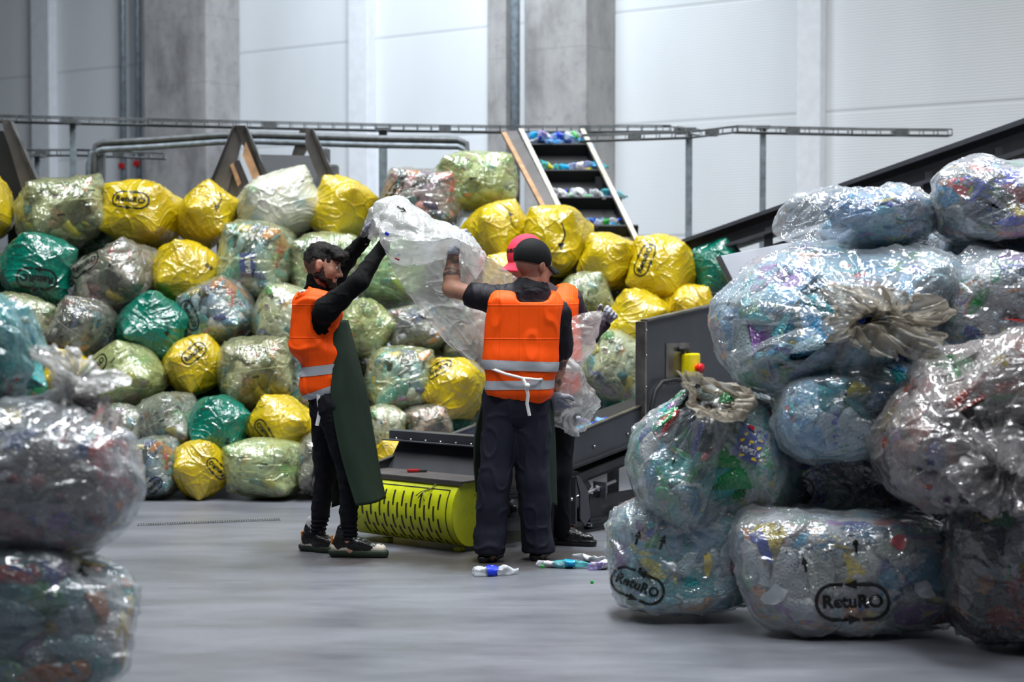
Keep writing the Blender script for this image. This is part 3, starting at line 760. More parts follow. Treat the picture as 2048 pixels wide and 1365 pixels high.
# right of the sheet
bag(0, Y_, (922, 402, 1066, 528), 30, -12, -26, 'yellow sack with a black arrow behind the red and black caps', (A('front', .05, .05, 80, 1.1),), (1, 1, 1), .0)
bag(2, Y_, (1052, 416, 1182, 554), -22, -10, 6, 'tall yellow sack with a crumpled upright arrow below the cleated conveyor', (A('front', .2, .0, -80, 1.2),))
bag(4, Y_, (1172, 456, 1274, 590), -30, -8, 14, 'narrow olive yellow sack between the tall yellow and the wide logo sack', (), (.8, .8, .6))
bag(0, Y_, (1254, 474, 1400, 608), -24, -12, 10, 'wide yellow sack with a long upright oval logo', (L('front', -.1, .02, 78, 1.05),))
bag(2, T_, (1386, 476, 1500, 606), -20, -10, -20, 'green sack at the end of the heap behind the grey guard sheet', (), (.4, .5, .4))
bag(4, Y_, (1222, 478, 1300, 545), 10, -8, 8, 'yellow sack mostly hidden behind the wide logo sack', (), (1, 1, 1), .5)
bag(0, Y_, (1322, 572, 1432, 672), 18, 0, -18, 'yellow sack with orange-tinted contents just above the control panel plate', (), (1.6, .9, .6))
bag(1, CR, (1118, 543, 1222, 650), 14, -4, -22, 'pale green clear sack between the workers and the yellow sacks', (K('front', -.04, .05, 60),), (.9, 1.0, .9))
bag(5, Y_, (1206, 580, 1344, 714), -16, -4, 26, 'shiny yellow sack right above the hopper wall', (A('front', .1, -.12, 40, .6),), (1, 1, 1))
bag(3, CR, (1150, 660, 1290, 800), 20, -4, 24, 'pale clear sack of blue bottles right behind the hopper wall', (K('front', .15, .1, -40),), (.95, 1, 1))
bag(0, Y_, (968, 508, 1062, 600), -14, -4, 10, 'yellow sack partly hidden by the plastic sheet and the back of a cap', ())
bag(1, GR, (880, 590, 1010, 740), 10, 0, 10, 'clear sack glimpsed through the hanging plastic sheet', (), (1, 1, 1), .3)
# a few sacks deeper in the heap that show through the gaps
rr = random.Random(5)
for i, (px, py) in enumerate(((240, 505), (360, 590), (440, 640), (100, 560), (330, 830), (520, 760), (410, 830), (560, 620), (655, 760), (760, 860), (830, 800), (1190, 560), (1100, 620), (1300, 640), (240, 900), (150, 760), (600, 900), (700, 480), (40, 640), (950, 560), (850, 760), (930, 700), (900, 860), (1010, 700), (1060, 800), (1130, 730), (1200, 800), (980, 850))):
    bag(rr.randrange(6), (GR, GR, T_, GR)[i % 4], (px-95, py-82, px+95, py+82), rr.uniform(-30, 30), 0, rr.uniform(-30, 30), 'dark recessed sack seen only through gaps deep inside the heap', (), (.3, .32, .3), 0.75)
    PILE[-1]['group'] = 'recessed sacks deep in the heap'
# ------------------------------------------------------------------ big tied sacks close to the camera
def tied_sim(seed, nt=132, Lz=1.35, C_=2.7, neck=0.74, plump=1.0, lump=1.2):
    """film tube gathered into a knot at +Z; returns verts, faces, row count, neck row"""
    ns = 62; rn = int(ns*neck); s0 = 0.2; rng = np.random.default_rng(seed)
    Rr = C_/(2*PI); V = []; RT = []
    ph = rng.random(6)*6.28
    for i in range(ns+1):
        t = i/ns
        if i <= rn:
            u = i/rn; r0 = Rr*0.92*math.sin(PI*min(1, u*0.98+0.02)**0.85)**0.8*plump; r0 = max(r0, 0.03) if i > 2 else Rr*0.12*i + 0.005
            z = -math.cos(PI*u)*0.42*plump
        else:
            u = (i-rn)/(ns-rn); r0 = 0.035 + 0.17*u**0.8; z = 0.42*plump + 0.05 + 0.20*math.sin(u*1.7)
        rest_r = Rr*min(1, (t/s0)) if t < s0 else Rr
        ratio = max(1.0, rest_r/max(r0, 1e-3)); a = 2*r0*math.sqrt(min(ratio, 9)-1)
        for k in range(nt):
            th = 2*PI*k/nt
            rp = a*(0.5*math.sin(11*th+ph[0]+1.5*t)/11 + 0.45*math.sin(17*th+ph[1]+2*math.sin(3*th))/17 + 0.35*math.sin(26*th+ph[2])/26)
            rr_ = max(0.006, r0+rp); V.append((rr_*math.cos(th), rr_*math.sin(th), z + 0.02*math.sin(5*th+ph[3])*(1 if i > rn else 0)))
            RT.append((rest_r*math.cos(th), rest_r*math.sin(th), max(0, t-s0)*Lz))
    F = []
    for i in range(ns):
        for k in range(nt):
            k2 = (k+1) % nt; F.append((i*nt+k, i*nt+k2, (i+1)*nt+k2, (i+1)*nt+k))
    # the closed bottom end of the tube
    V = np.array(V); F = np.array(F); RT = np.array(RT)
    row = np.repeat(np.arange(ns+1), nt)
    pm = np.where(row < rn-1, 1.0, 0.0)*np.clip(1+lump*vnoise(V, 4.5, seed, 2), 0.1, 2.4)
    ring = (row >= rn-1) & (row <= rn+1)
    def pin(P):
        q = P[ring]; r = np.linalg.norm(q[:, :2], axis=1); f = np.minimum(1, 0.055/(r+1e-6)); P[ring, 0] *= f; P[ring, 1] *= f
        P[ring, 2] = P[ring, 2]*0.9 + 0.1*(0.43*plump)
        P[:nt] = P[:nt].mean(0) + (P[:nt]-P[:nt].mean(0))*0.02
    X = V + 0.006*np.stack([vnoise(V, 14, seed+i) for i in range(3)], 1)
    X = inflate(X, F, 70, 9, 0.8, RT, 1.0, pin=pin, comp=0.06, bend=0.004, pmask=pm, shear=0.2)
    # long pleats running out from the knot
    th_ = np.tile(np.arange(nt)/nt*2*PI, ns+1); ph2 = rng.random(4)*6.28; w_ = .5*np.abs(np.sin(9*th_/2+ph2[0]+.8*np.sin(2*th_))) + .3*np.abs(np.sin(17*th_/2+ph2[1])) + .35*np.sin(6*th_+ph2[2])
    NN = vnormals(X, F); NN /= np.linalg.norm(NN, axis=1)[:, None]+1e-9; fall = np.exp(-np.clip(rn-row, 0, 99)/13.0)*(row <= rn-1)*np.clip((rn-row)/3.0, 0, 1)
    X = X - NN*(0.042*(w_-.4)*fall)[:, None]
    cr = row > rn+1
    X[cr] += (0.07*np.stack([vnoise(X[cr], 3.2, seed+30+i, 1) for i in range(3)], 1))
    X[cr] += (0.045*np.stack([vnoise(X[cr], 6, seed+20+i, 1) for i in range(3)], 1))
    return X, F, nt, rn, row
TS = [tied_sim(3), tied_sim(8, neck=0.80, plump=1.05, lump=1.6), tied_sim(14, C_=2.9, neck=0.70, plump=0.95, lump=1.4)]
NEAR = []
def near_sack(k, film, box, Y, knot, label, pal='mixed', n=220, tint=(1, 1, 1), spin=0.0, flat=0.0, prints=(), neck_mat='sack_tan', thick=1.0, seed=1, size=2.1, acc=0.16,
              core=True, sel=None, lean=0.0, top_flat=0.0, collar=True, cut=None, inset=0.065, block=3.0, level=2, neck_k=1.0, corec=0.55, neck_s=(1, 1, 1)):
    X, F, nt, rn, row = TS[k]; X = X.copy()
    kd = Vector(knot).normalized(); M = (rot_to(kd) @ Matrix.Rotation(spin, 4, 'Z')).to_3x3(); X = X @ np.array(M).T; X0 = X.copy()
    body = row <= rn; m = Y/FPX; x0, y0, x1, y1 = box; wt, ht = (x1-x0)*m, (y1-y0)*m
    lo, hi = X[body].min(0), X[body].max(0); sz = hi-lo
    sx, szz = wt/sz[0], ht/sz[2]; sy = math.sqrt(sx*szz)*thick
    X = (X - (lo+hi)/2)*np.array([sx, sy, szz])
    hz = ht/2; hy = sz[1]*sy/2
    # packed sacks bulge towards a block rather than an egg
    hb = np.array([wt/2, hy, hz]); U = np.abs(X/hb)+1e-6; r2 = np.sqrt((U**2).sum(1)); rn_ = (U**block).sum(1)**(1/block); fct = np.where(body, r2/rn_, 1.0)
    nk = X[(rn-1)*nt:rn*nt].mean(0); fk = (r2/rn_)[(rn-1)*nt:rn*nt].mean()
    X = np.where(body[:, None], X*fct[:, None], X + nk*(fk-1))
    # resting on something: the underside (and where another sack lies on it, the upper side) goes flat
    if flat: z = X[:, 2]; b = -hz*(1-flat); X[:, 2] = np.where(z < b, b + (z-b)*0.12, z)
    if top_flat: z = X[:, 2]; b = hz*(1-top_flat); X[:, 2] = np.where((z > b) & body, b + (z-b)*0.3, z)
    Xb = X[body]; zc = (Xb[:, 2].min()+Xb[:, 2].max())/2; X[:, 2] = (X[:, 2]-zc)*(ht/np.ptp(Xb[:, 2]))
    X[:, 0] += lean*X[:, 2]
    kp = X[rn*nt:(rn+1)*nt].mean(0); cl_ = row > rn; Xr = X0-X0[rn*nt:(rn+1)*nt].mean(0); wv = np.clip((row-rn)/4.0, 0, 1)[:, None]; X = np.where(cl_[:, None], (kp + Xr*np.array(neck_s)*(wt/sz[0]*ht/sz[2])**.5*neck_k)*wv + X*(1-wv), X)
    # bottles pushing outwards make small bumps in the film
    nn = vnormals(X, F); nn /= (np.linalg.norm(nn, axis=1)[:, None]+1e-9)
    bm_ = np.clip(vnoise(X, 9, seed+70, 2), -.6, 1)*0.016 + np.abs(vnoise(X, 4, seed+71, 1))*0.02
    X[body] += nn[body]*bm_[body][:, None]
    c = at((x0+x1)/2, (y0+y1)/2, Y); zb = c.z + X[body][:, 2].min()
    if zb < 0.004: c.z += 0.004-zb
    fr = row[F].max(1); Fb = F[fr <= rn+1]; Fc = F[fr > rn]
    me = crinkle_mesh(subdiv_mesh('sack', X[:(rn+2)*nt], Fb, None, level), seed, 1.25); me.materials.append(MAT[film])
    o = link('recycling_sack', me); o.location = c; tag(o, label, 'bag'); NEAR.append(o)
    if collar:
        i0 = rn*nt; mc = crinkle_mesh(subdiv_mesh('neck', X[i0:], Fc-i0, None, 1), seed, 1.0); mc.materials.append(MAT[neck_mat]); q = link('gathered_neck', mc, parent=o)
    nb = (rn-2)*nt; Fi = F[fr <= rn-11]
    cm = contents_mesh('sack_contents', X[:nb], Fi, n, pal, seed, inset, size, acc, core, None, sel, corec)
    cc = link('contents', cm, parent=o); cc.color = (*tint, 1); cc['kind'] = 'stuff'; cc['label'] = 'crushed plastic bottles pressed against the film'
    if prints:
        bv = bvh_of(me)
        for kind, px, py, rt, sc in prints:
            org = at(px, py, Y-1.2) - c; dr = (at(px, py, Y)-at(px, py, Y-1.2)).normalized()
            dm = decal('print', FLAT[kind], bv, org, dr, Vector((0, 0, 1)), R(rt), sc); link({'logo': 'printed_logo', 'arrow': 'printed_arrow', 'bar': 'printed_mark', 'barcode': 'barcode', 'tick': 'printed_arrow', 'dots': 'perforation'}[kind], dm, parent=o)
    return o, c, X, F, rn, nt
def fl_tick():
    return [(-.006, -.03, 0), (.006, -.03, 0), (.006, .01, 0), (-.006, .01, 0), (-.018, .006, 0), (.018, .006, 0), (0, .045, 0)], [[0, 1, 2, 3], [4, 5, 6]]
FLAT['tick'] = fl_tick()
def fl_dots():
    V = []; F = []
    for i in range(22): b = len(V); x = -.16+i*.0152; V += [(x, -.001, 0), (x+.008, -.001, 0), (x+.008, .0012, 0), (x, .0012, 0)]; F.append([b, b+1, b+2, b+3])
    return V, F
FLAT['dots'] = fl_dots()
near_sack(0, 'sack_clear', (1222, 1004, 1502, 1204), 7.75, (0.2, 1, 0.1), 'pale blue clear sack on the floor at the free corner of the sack stack', 'blue', 240, (.9, 1, .95), 0.4, 0.25,
          (('logo', 1275, 1172, -22, .8), ('tick', 1275, 1078, -15, .9), ('tick', 1324, 1088, -20, .9)), seed=101, top_flat=0.15)
near_sack(1, 'sack_clear', (1478, 1020, 1912, 1242), 7.45, (0.15, 1, 0.0), 'widest clear sack on the floor with a row of perforations and oval logo', 'mixed', 330, (1, .95, .95), 1.2, 0.3,
          (('logo', 1705, 1205, 3, 1.0), ('dots', 1655, 1105, 22, 1.15), ('tick', 1610, 1132, 12, .9), ('tick', 1711, 1093, 8, .9)), seed=102, top_flat=0.2, acc=.3)
near_sack(0, 'sack_dark', (1893, 965, 2190, 1272), 7.1, (0.3, 1, 0.2), 'dark tightly wrapped sack on the floor at the right edge of the photo', 'dark', 260, (1, .95, .95), 2.2, 0.2, (), seed=103, top_flat=0.15)
near_sack(1, 'sack_clear', (1264, 770, 1602, 1052), 7.75, (-0.08, -0.75, 0.75), 'greenish clear sack with a yellow-patterned blue packet, knotted on its upper side', 'teal', 300, (1, 1, .95), 0.5, 0.12,
          (('bar', 1470, 979, -10, .9), ('tick', 1347, 925, -30, .4)), seed=104, acc=.10, neck_k=1.15, neck_s=(1.6, 1, .9))
near_sack(2, 'sack_dark', (1572, 884, 1902, 1062), 7.8, (0.4, 1, -0.1), 'wrinkled dark clear sack squeezed under the sky-blue sack', 'dark', 280, (1.2, 1.2, 1.2), 0.8, 0.15,
          (('logo', 1592, 1000, 60, .7),), seed=105, top_flat=0.2, acc=.35)
near_sack(0, 'sack_clear', (1550, 698, 1890, 914), 7.55, (0.42, -0.85, 0.3), 'pale sky-blue sack with pleats fanning out under the big grey knot', 'blue', 260, (1.4, 1.5, 1.55), 0.0, 0.1, (), seed=106, acc=.06, neck_k=.7, neck_mat='sack_white')
near_sack(2, 'sack_grey', (1772, 668, 2165, 1012), 7.0, (-0.12, -1, -0.28), 'big dirty grey sack with its gathered mouth turned to the viewer at lower right', 'red', 280, (.6, .55, .55), 1.0, 0.1, (), seed=107, acc=.3, neck_mat='sack_grey')
near_sack(0, 'sack_clear', (1432, 486, 1918, 784), 7.65, (0.06, -1, -0.06), 'largest clear sack of teal bottles with a big grey knot facing the viewer', 'blue', 280, (.9, 1.0, 1.0), 0.9, 0.05, (), seed=108, acc=.22, neck_k=.95, neck_s=(1.55, 1, .72), block=2.25, lean=.42, neck_mat='sack_tan')
near_sack(1, 'sack_clear', (1872, 500, 2180, 700), 7.55, (0.4, 1, 0.3), 'clear sack with green and red labels beside the largest knotted sack', 'pale', 260, (1, 1, 1.05), 0.3, 0.1, (), seed=109, acc=.4)
near_sack(2, 'sack_clear', (1640, 448, 1960, 560), 8.2, (0.2, 0.9, 0.4), 'flat whitish clear sack lying behind the largest knotted sack', 'pale', 200, (1, 1, 1.05), 0.3, 0.2, (), seed=110, acc=.05)
near_sack(1, 'sack_clear', (1885, 452, 2160, 570), 7.9, (0.5, 0.8, 0.2), 'smooth clear sack under the topmost corner sack', 'blue', 160, (1, 1, 1.1), 1.3, 0.2, (), seed=111, acc=.05)
near_sack(0, 'sack_clear', (1872, 318, 2200, 475), 7.7, (0.5, 0.9, -0.2), 'topmost corner sack with blue and pink wrappers', 'dark', 220, (1.3, 1.25, 1.4), 2.0, 0.15, (), seed=112, acc=.45)
near_sack(2, 'sack_clear', (1562, 378, 1884, 492), 7.75, (1, 0.5, 0.0), 'half-empty clear sack on top of the stack, bubble of film at one end', 'blue', 120, (.9, .9, 1.1), 0.0, 0.2, (), seed=113, acc=.35, core=False,
          sel=lambda f: (f[:, 0] > -0.03)*1.0, neck_mat='sack_clear', size=1.3, collar=False, block=2.2)
# the two blurred columns of sacks right in front
near_sack(1, 'sack_teal', (-260, 585, 76, 800), 6.0, (1, 0.2, -0.6), 'uppermost blurred teal sack at the photo edge', 'teal', 200, (1.1, 1.1, 1.1), 0.0, 0.1, (), seed=114, acc=.1, thick=.8, collar=False, level=1)
near_sack(0, 'sack_clear', (-300, 808, 281, 1104), 5.75, (0.5, 0.05, 0.95), 'blurred grey sack with white glare and knotted film on top', 'dark', 220, (1.1, 1.0, 1.1), 0.3, 0.1, (), seed=115, acc=.2, neck_k=.8, neck_mat='sack_white', thick=.75, top_flat=.1, level=1, block=2.4)
near_sack(2, 'sack_clear', (-300, 1068, 262, 1380), 5.7, (0.1, 1, 0.1), 'blurred dark teal and grey sack standing on the floor under the glaring sack', 'teal', 220, (.6, .55, .55), 0.9, 0.15, (), seed=116, acc=.35, thick=.75, top_flat=.15, level=1)

# packets and labels seen through the film
def quad(w_, h_): return [(-w_/2, -h_/2, 0), (w_/2, -h_/2, 0), (w_/2, h_/2, 0), (-w_/2, h_/2, 0)], [[0, 1, 2, 3]]
def torn(w_, h_, sd): r_ = random.Random(sd); return [(w_/2*math.cos(a)*r_.uniform(.6, 1.2), h_/2*math.sin(a)*r_.uniform(.6, 1.2), 0) for a in [i*PI/5 for i in range(10)]], [list(range(10))]
plain('packet_blue', srgb(24, 52, 150), .3, 0, .03); plain('packet_yellow', srgb(236, 206, 40), .3, 0, .03); plain('packet_white', srgb(232, 232, 232), .3, 0, .03); plain('packet_red', srgb(206, 30, 40), .3, 0, .03)
def stick_on(o, px, py, Y, layers, name, label, rot, off=-.005):
    """a printed label lying on sack o where the pixel column meets it; layers: (flat, material, dx, dy, extra rotation, part name)"""
    bpy.context.view_layer.update(); iv = o.matrix_world.inverted(); bv = bvh_of(o.data); org0 = at(px, py, Y-1.5); dr0 = (at(px, py, Y)-org0).normalized()
    root = None; xx = Vector((1, 0, 0)); zz = dr0.cross(xx).normalized()*-1; 
    for i, (fl_, mt, dx, dy, rt, nm) in enumerate(layers):
        cr, sr = math.cos(R(rot)), math.sin(R(rot)); ox, oy = dx*cr-dy*sr, dx*sr+dy*cr
        og = org0 + xx*ox + Vector((0, 0, 1))*oy
        sc_ = 1/ (o.matrix_world.to_scale()[0]); V = (iv @ og, (iv.to_3x3() @ dr0).normalized(), (iv.to_3x3() @ Vector((0, 0, 1))).normalized())
        dm = decal(nm, fl_, bv, V[0], V[1], V[2], R(rot+rt), sc_, (off+.0015*i)*sc_, .02, mt)
        q = link(nm, dm); q.matrix_world = o.matrix_world.copy()
        if root is None: root = q; tag(q, label, 'label'); 
        else: q.parent = root; q.matrix_parent_inverse = root.matrix_world.inverted()
    return root
txt = text_mesh('PEPSI', .032, .02); txt = ([(x, y, 0) for x, y, z in txt[0]], txt[1])
def blob(r): return [(r*math.cos(a)*(1+.5*math.cos(a)), r*.6*math.sin(a), 0) for a in [i*PI/4 for i in range(8)]], [list(range(8))]
lay = [(quad(.12, .155), 'packet_blue', 0, 0, 0, 'foil_packet')]
for i, (x, y, r9) in enumerate(((-.035, .035, 20), (.0, .05, 60), (.035, .03, -10), (-.04, .0, 50), (.0, .008, 10), (.04, -.01, 40), (-.02, -.06, 20), (.035, -.058, 0))): lay.append((blob(.011), 'packet_yellow', x, y, r9, 'yellow_spot'))
lay.append((txt, 'packet_white', 0, -.033, 0, 'packet_lettering')); lay.append((blob(.015), 'packet_red', -.03, .066, 0, 'red_spot'))
def near_of(words): return [o for o in NEAR if words in o['label']][0]
stick_on(near_of('yellow-patterned'), 1500, 888, 7.75, lay, 'foil_packet', 'blue packet with yellow spots and white lettering on the greenish knotted sack', -22)
t2 = text_mesh('PEPSI', .05, .02); t2 = ([(x, y, 0) for x, y, z in t2[0]], t2[1])
b12 = [o for o in PILE if 'blue drink label' in o['label']][0]
stick_on(b12, 495, 530, 12.6, [(quad(.16, .115), 'packet_blue', 0, 0, 0, 'drink_label'), (t2, 'packet_white', 0, 0, 0, 'label_lettering')], 'drink_label', 'blue label with white lettering on the clear sack behind the bearded worker', -86)
for px, py, Y, w_, h_, mt, rot, own, lab in ((1800, 1082, 7.45, .07, .06, 'packet_red', 12, 'widest', 'red wrapper piece on the upper face of the widest floor sack'), (1850, 1180, 7.45, .07, .08, 'packet_white', 80, 'widest', 'white barcode wrapper low on the widest floor sack'),
        (1550, 1190, 7.45, .12, .07, 'packet_white', 20, 'widest', 'white torn label at the bottom corner of the widest floor sack'), (1530, 1100, 7.45, .05, .11, 'packet_blue', 20, 'widest', 'blue-violet wrapper at the upper corner of the widest floor sack'),
        (1415, 1130, 7.75, .035, .11, 'packet_yellow', 0, 'free corner', 'narrow pale strip on the pale blue floor sack')):
    stick_on(near_of(own), px, py, Y, [(torn(w_*1.1, h_*1.1, px), mt, 0, 0, 0, 'wrapper')], 'wrapper', lab, rot)
# ------------------------------------------------------------------ infeed conveyor with hopper, yellow tail guard
def m_tail():
    s = NT('lime_guard'); tc = s.tex(); n = s.noise(tc, 6, 5, 0.65); n2 = s.noise(tc, 40, 3)
    c = s.ramp(n, [(0.3, srgb(190, 198, 16)), (0.65, srgb(220, 228, 30))])
    c = s.mix(s.ramp(n2, [(0.66, G(0)), (0.72, G(0.6))]), c, srgb(70, 70, 30))
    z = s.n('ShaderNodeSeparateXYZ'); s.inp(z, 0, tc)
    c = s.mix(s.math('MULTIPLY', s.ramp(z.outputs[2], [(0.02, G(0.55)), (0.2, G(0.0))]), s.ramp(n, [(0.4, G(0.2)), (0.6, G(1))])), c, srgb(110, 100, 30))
    b = s.bsdf(Base_Color=c, Roughness=0.42); return s.done(b.outputs[0])
m_tail()
UB = Vector((-0.233, 9.6, 0)); UA = math.atan2(0.77, 0.64)
def HM(a, b, z): return Vector((a, b, z))
conv = empty('infeed_conveyor', UB, UA, 'dark grey sloping hopper conveyor with a slotted lime-yellow tail guard', 'conveyor')
WB = 0.82
ztop = lambda a: 0.43 + 0.185*a
zfl = lambda a: 0.265 + 0.155*a
def plate(poly, b0, b1, mi=0, mb=None):
    mb = mb or MB(); return mb.prism(poly, b0, b1, None, mi)
def part(mb, name, mat, parent=conv, label=None):
    o = mb.build(name, mat, parent)
    if label: o['label'] = label
    return o
# curved guard
prof = [(-.075, .392), (-.11, .36), (-.138, .31), (-.153, .25), (-.155, .20), (-.145, .15), (-.122, .105), (-.09, .068), (-.05, .042), (0.0, .03), (.06, .028)]
def cr_(p, n=4):
    out = []
    for i in range(len(p)-1):
        p0, p1, p2, p3 = p[max(i-1, 0)], p[i], p[i+1], p[min(i+2, len(p)-1)]
        for k in range(n):
            t = k/n; out.append(tuple(0.5*((2*p1[j]) + (-p0[j]+p2[j])*t + (2*p0[j]-5*p1[j]+4*p2[j]-p3[j])*t*t + (-p0[j]+3*p1[j]-3*p2[j]+p3[j])*t**3) for j in range(len(p1))))
    out.append(tuple(p[-1])); return out
pf = cr_(prof, 4)
g = MB(); V = []; F = []
for i, (a, z) in enumerate(pf): V += [(a, 0.0, z), (a, WB+.02, z), (a+.004, 0.0, z), (a+.004, WB+.02, z)]
for i in range(len(pf)-1):
    F += [(4*i, 4*i+1, 4*i+5, 4*i+4), (4*i+2, 4*i+6, 4*i+7, 4*i+3)]
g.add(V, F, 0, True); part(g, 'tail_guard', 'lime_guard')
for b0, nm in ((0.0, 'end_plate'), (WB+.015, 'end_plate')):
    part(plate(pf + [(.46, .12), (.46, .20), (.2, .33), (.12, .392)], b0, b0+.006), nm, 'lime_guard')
# arc length table for the slots and the hatch outline
S_ = [0]
for i in range(len(pf)-1): S_.append(S_[-1] + math.dist(pf[i], pf[i+1]))
def on_guard(sv, off=0.002):
    for i in range(len(pf)-1):
        if S_[i+1] >= sv:
            t = (sv-S_[i])/(S_[i+1]-S_[i]); a = pf[i][0]+(pf[i+1][0]-pf[i][0])*t; z = pf[i][1]+(pf[i+1][1]-pf[i][1])*t
            d = Vector((pf[i+1][0]-pf[i][0], pf[i+1][1]-pf[i][1])).normalized(); return a-(-d.y)*off*1.0 if False else a + d.y*off, z - d.x*off
    return pf[-1]
def strip(mb, pts, wd, off=0.0018, mi=0):
    """flat strip on the guard following points (b, s)"""
    V = []; F = []
    for i, (b, sv) in enumerate(pts):
        q = pts[min(i+1, len(pts)-1)]; p = pts[max(i-1, 0)]; db, ds = q[0]-p[0], q[1]-p[1]; L_ = math.hypot(db, ds) or 1; nb, ns = -ds/L_*wd/2, db/L_*wd/2
        for k in (1, -1): a, z = on_guard(max(.001, sv+ns*k), off); V.append((a, b+nb*k, z))
    for i in range(len(pts)-1): F.append((2*i, 2*i+1, 2*i+3, 2*i+2))
    mb.add(V, F, mi, False)
k = 0
for row in range(5):
    s0 = 0.085 + row*0.070
    for j in range(10):
        b = 0.11 + j*0.070 + (0.035 if row % 2 else 0)
        if b > WB-.08: continue
        m_ = MB(); strip(m_, [(b, s0+0.088*t/6) for t in range(7)], 0.0125); q = part(m_, 'vent_slot', 'rubber')
h_ = MB(); sA = 0.055; strip(h_, [(b, sA) for b in (0.052, .3, .6, WB-.04)], 0.006); strip(h_, [(0.05, sA+.36*t/16) for t in range(17)], 0.007); part(h_, 'hatch_gap', 'rubber')
for b in (0.06, .62):
    part(MB().box((-.03, b, .014), (.05, .045, .028), bevel=.004), 'foot_block', 'lime_guard')
# cord tied on the hatch
c_ = MB(); a0, z0 = on_guard(.01); c_.tube([(a0-.01, .16, z0+.005), (-.13, .2, .345), (-.15, .235, .33), (-.155, .26, .30)], .0035, 6); c_.tube([(-.147, .225, .335), (-.16, .215, .30), (-.16, .205, .285)], .003, 6); c_.tube([(-.12, .18, .36), (-.15, .245, .335), (-.158, .275, .31)], .003, 6)
part(c_, 'tie_cord', plain('cord_green', srgb(120, 124, 60), .8))
# cover plate over the drum
part(MB().box((.08, WB/2+.01, .402), (.37, WB+.06, .012), bevel=.003).box((-.10, WB/2+.01, .395), (.008, WB+.06, .028)), 'cover_plate', 'primer_steel')
# chute end plate with lips and bolts
ep = MB(); ep.prism([(.17, .408), (.178, .408), (.33, .62), (.322, .62)], 0.0, WB); part(ep, 'chute_plate', 'graphite_paint')
lp = MB(); lp.box((.29, WB/2, .622), (.10, WB+.09, .008)).box((.243, WB/2, .60), (.008, WB+.09, .045)).box((.225, WB/2, .572), (.07, WB+.12, .006)); part(lp, 'chute_lip', 'graphite_paint')
for j in range(7):
    q = MB(); q.tube([(.235, .08+j*.12, .568), (.235, .08+j*.12, .586)], .007, 6); part(q, 'bolt', 'zinc_bolt')
# hopper walls
def wall_poly(a0, a1, lo, hi): return [(a0, lo(a0)), (a1, lo(a1)), (a1, hi(a1)), (a0, hi(a0))]
for b0 in (0.0, WB-.008):
    part(plate(wall_poly(.05, 1.7, zfl, ztop), b0, b0+.008), 'side_wall', 'graphite_paint')
    part(plate(wall_poly(.05, 1.7, ztop, lambda a: ztop(a)+.007), b0-.012, b0+.02), 'wall_rim', 'bare_steel')
    part(plate(wall_poly(.12, 2.95, lambda a: zfl(a)-.012, lambda a: zfl(a)+.004), b0-.035, b0+.02), 'flange', 'black_steel')
    part(plate(wall_poly(.3, 2.95, lambda a: zfl(a)-.10, lambda a: zfl(a)-.055), b0-.03, b0+.004), 'lower_rail', 'black_steel')
for a in (.75, 1.15, 1.5):
    for dz in (.07,):
        q = MB(); q.tube([(a, -.004, zfl(a)+dz), (a, -.012, zfl(a)+dz)], .009, 6); part(q, 'bolt', 'zinc_bolt')
# the belt and its bed
part(plate(wall_poly(.1, 2.95, lambda a: zfl(a)-.01, lambda a: zfl(a)+.02), .015, WB-.015), 'belt', 'rubber')
part(plate(wall_poly(.1, 2.95, lambda a: zfl(a)-.14, lambda a: zfl(a)-.12), .03, WB-.03), 'return_belt', 'rubber')
for b0 in (.0,):
    # take-up plate with slots, bolts, gusset and threaded tensioner
    part(plate([(.28, .09), (.62, .05), (.98, .15), (1.12, .27), (1.04, .36), (.90, zfl(.9)-.012), (.28, zfl(.28)-.012)], -.008, .004), 'takeup_plate', 'graphite_paint')
    for a, z in ((.66, .27), (.73, .135)):
        q = MB(); M_ = Matrix.Translation((a+.07, -.009, z+.02)) @ Matrix.Rotation(-.17, 4, 'Y'); q.box((0, 0, 0), (.15, .003, .02), M_); part(q, 'slot', 'rubber')
        q = MB(); q.tube([(a, -.008, z), (a, -.014, z)], .03, 20, smooth=False); q.tube([(a, -.012, z), (a, -.03, z)], .016, 6, smooth=False); q.tube([(a, -.03, z), (a, -.045, z)], .009, 10); part(q, 'bolt', 'zinc_bolt')
    part(plate([(.86, .36), (.89, .36), (.98, .26), (1.0, .10), (.95, .05), (.90, .10), (.90, .25)], -.09, -.08), 'gusset', 'graphite_paint')
    part(plate([(.86, .07), (.872, .07), (.872, .355), (.86, .355)], -.085, -.005), 'gusset', 'graphite_paint')
    part(plate([(1.14, .20), (1.152, .20), (1.152, .30), (1.14, .30)], -.10, -.005), 'lug', 'graphite_paint')
    q = MB(); q.tube([(.78, -.055, .205), (1.30, -.055, .29)], .011, 10)
    for t in (.80, 1.10, 1.17): q.tube([(t, -.055, .205+(t-.78)*.163), (t+.018, -.055, .205+(t-.762)*.163)], .022, 6, smooth=False)
    part(q, 'tension_rod', 'zinc_bolt')
# supports with screw feet
for a, b in ((1.12, .02), (1.12, WB-.1)):
    s_ = MB(); s_.box((a, b, .135), (.12, .12, .16)).box((a, b, .075), (.17, .17, .012)); part(s_, 'support_bracket', 'black_steel')
    s_ = MB(); s_.tube([(a, b, .012), (a, b, .075)], .015, 12); s_.tube([(a, b, .055), (a, b, .07)], .026, 6, smooth=False); s_.tube([(a, b, .01), (a, b, .035)], .026, 14); part(s_, 'screw_foot', 'zinc_bolt')
    part(MB().box((a+.02, b, .006), (.36, .14, .012), bevel=.003), 'foot_plate', 'black_steel')
part(MB().box((1.65, .03, .17), (.9, .05, .06)), 'cross_beam', 'black_steel')
for b in (.03, WB-.05): part(MB().box((2.4, b, .2), (.06, .06, .4)), 'support_leg', 'black_steel')
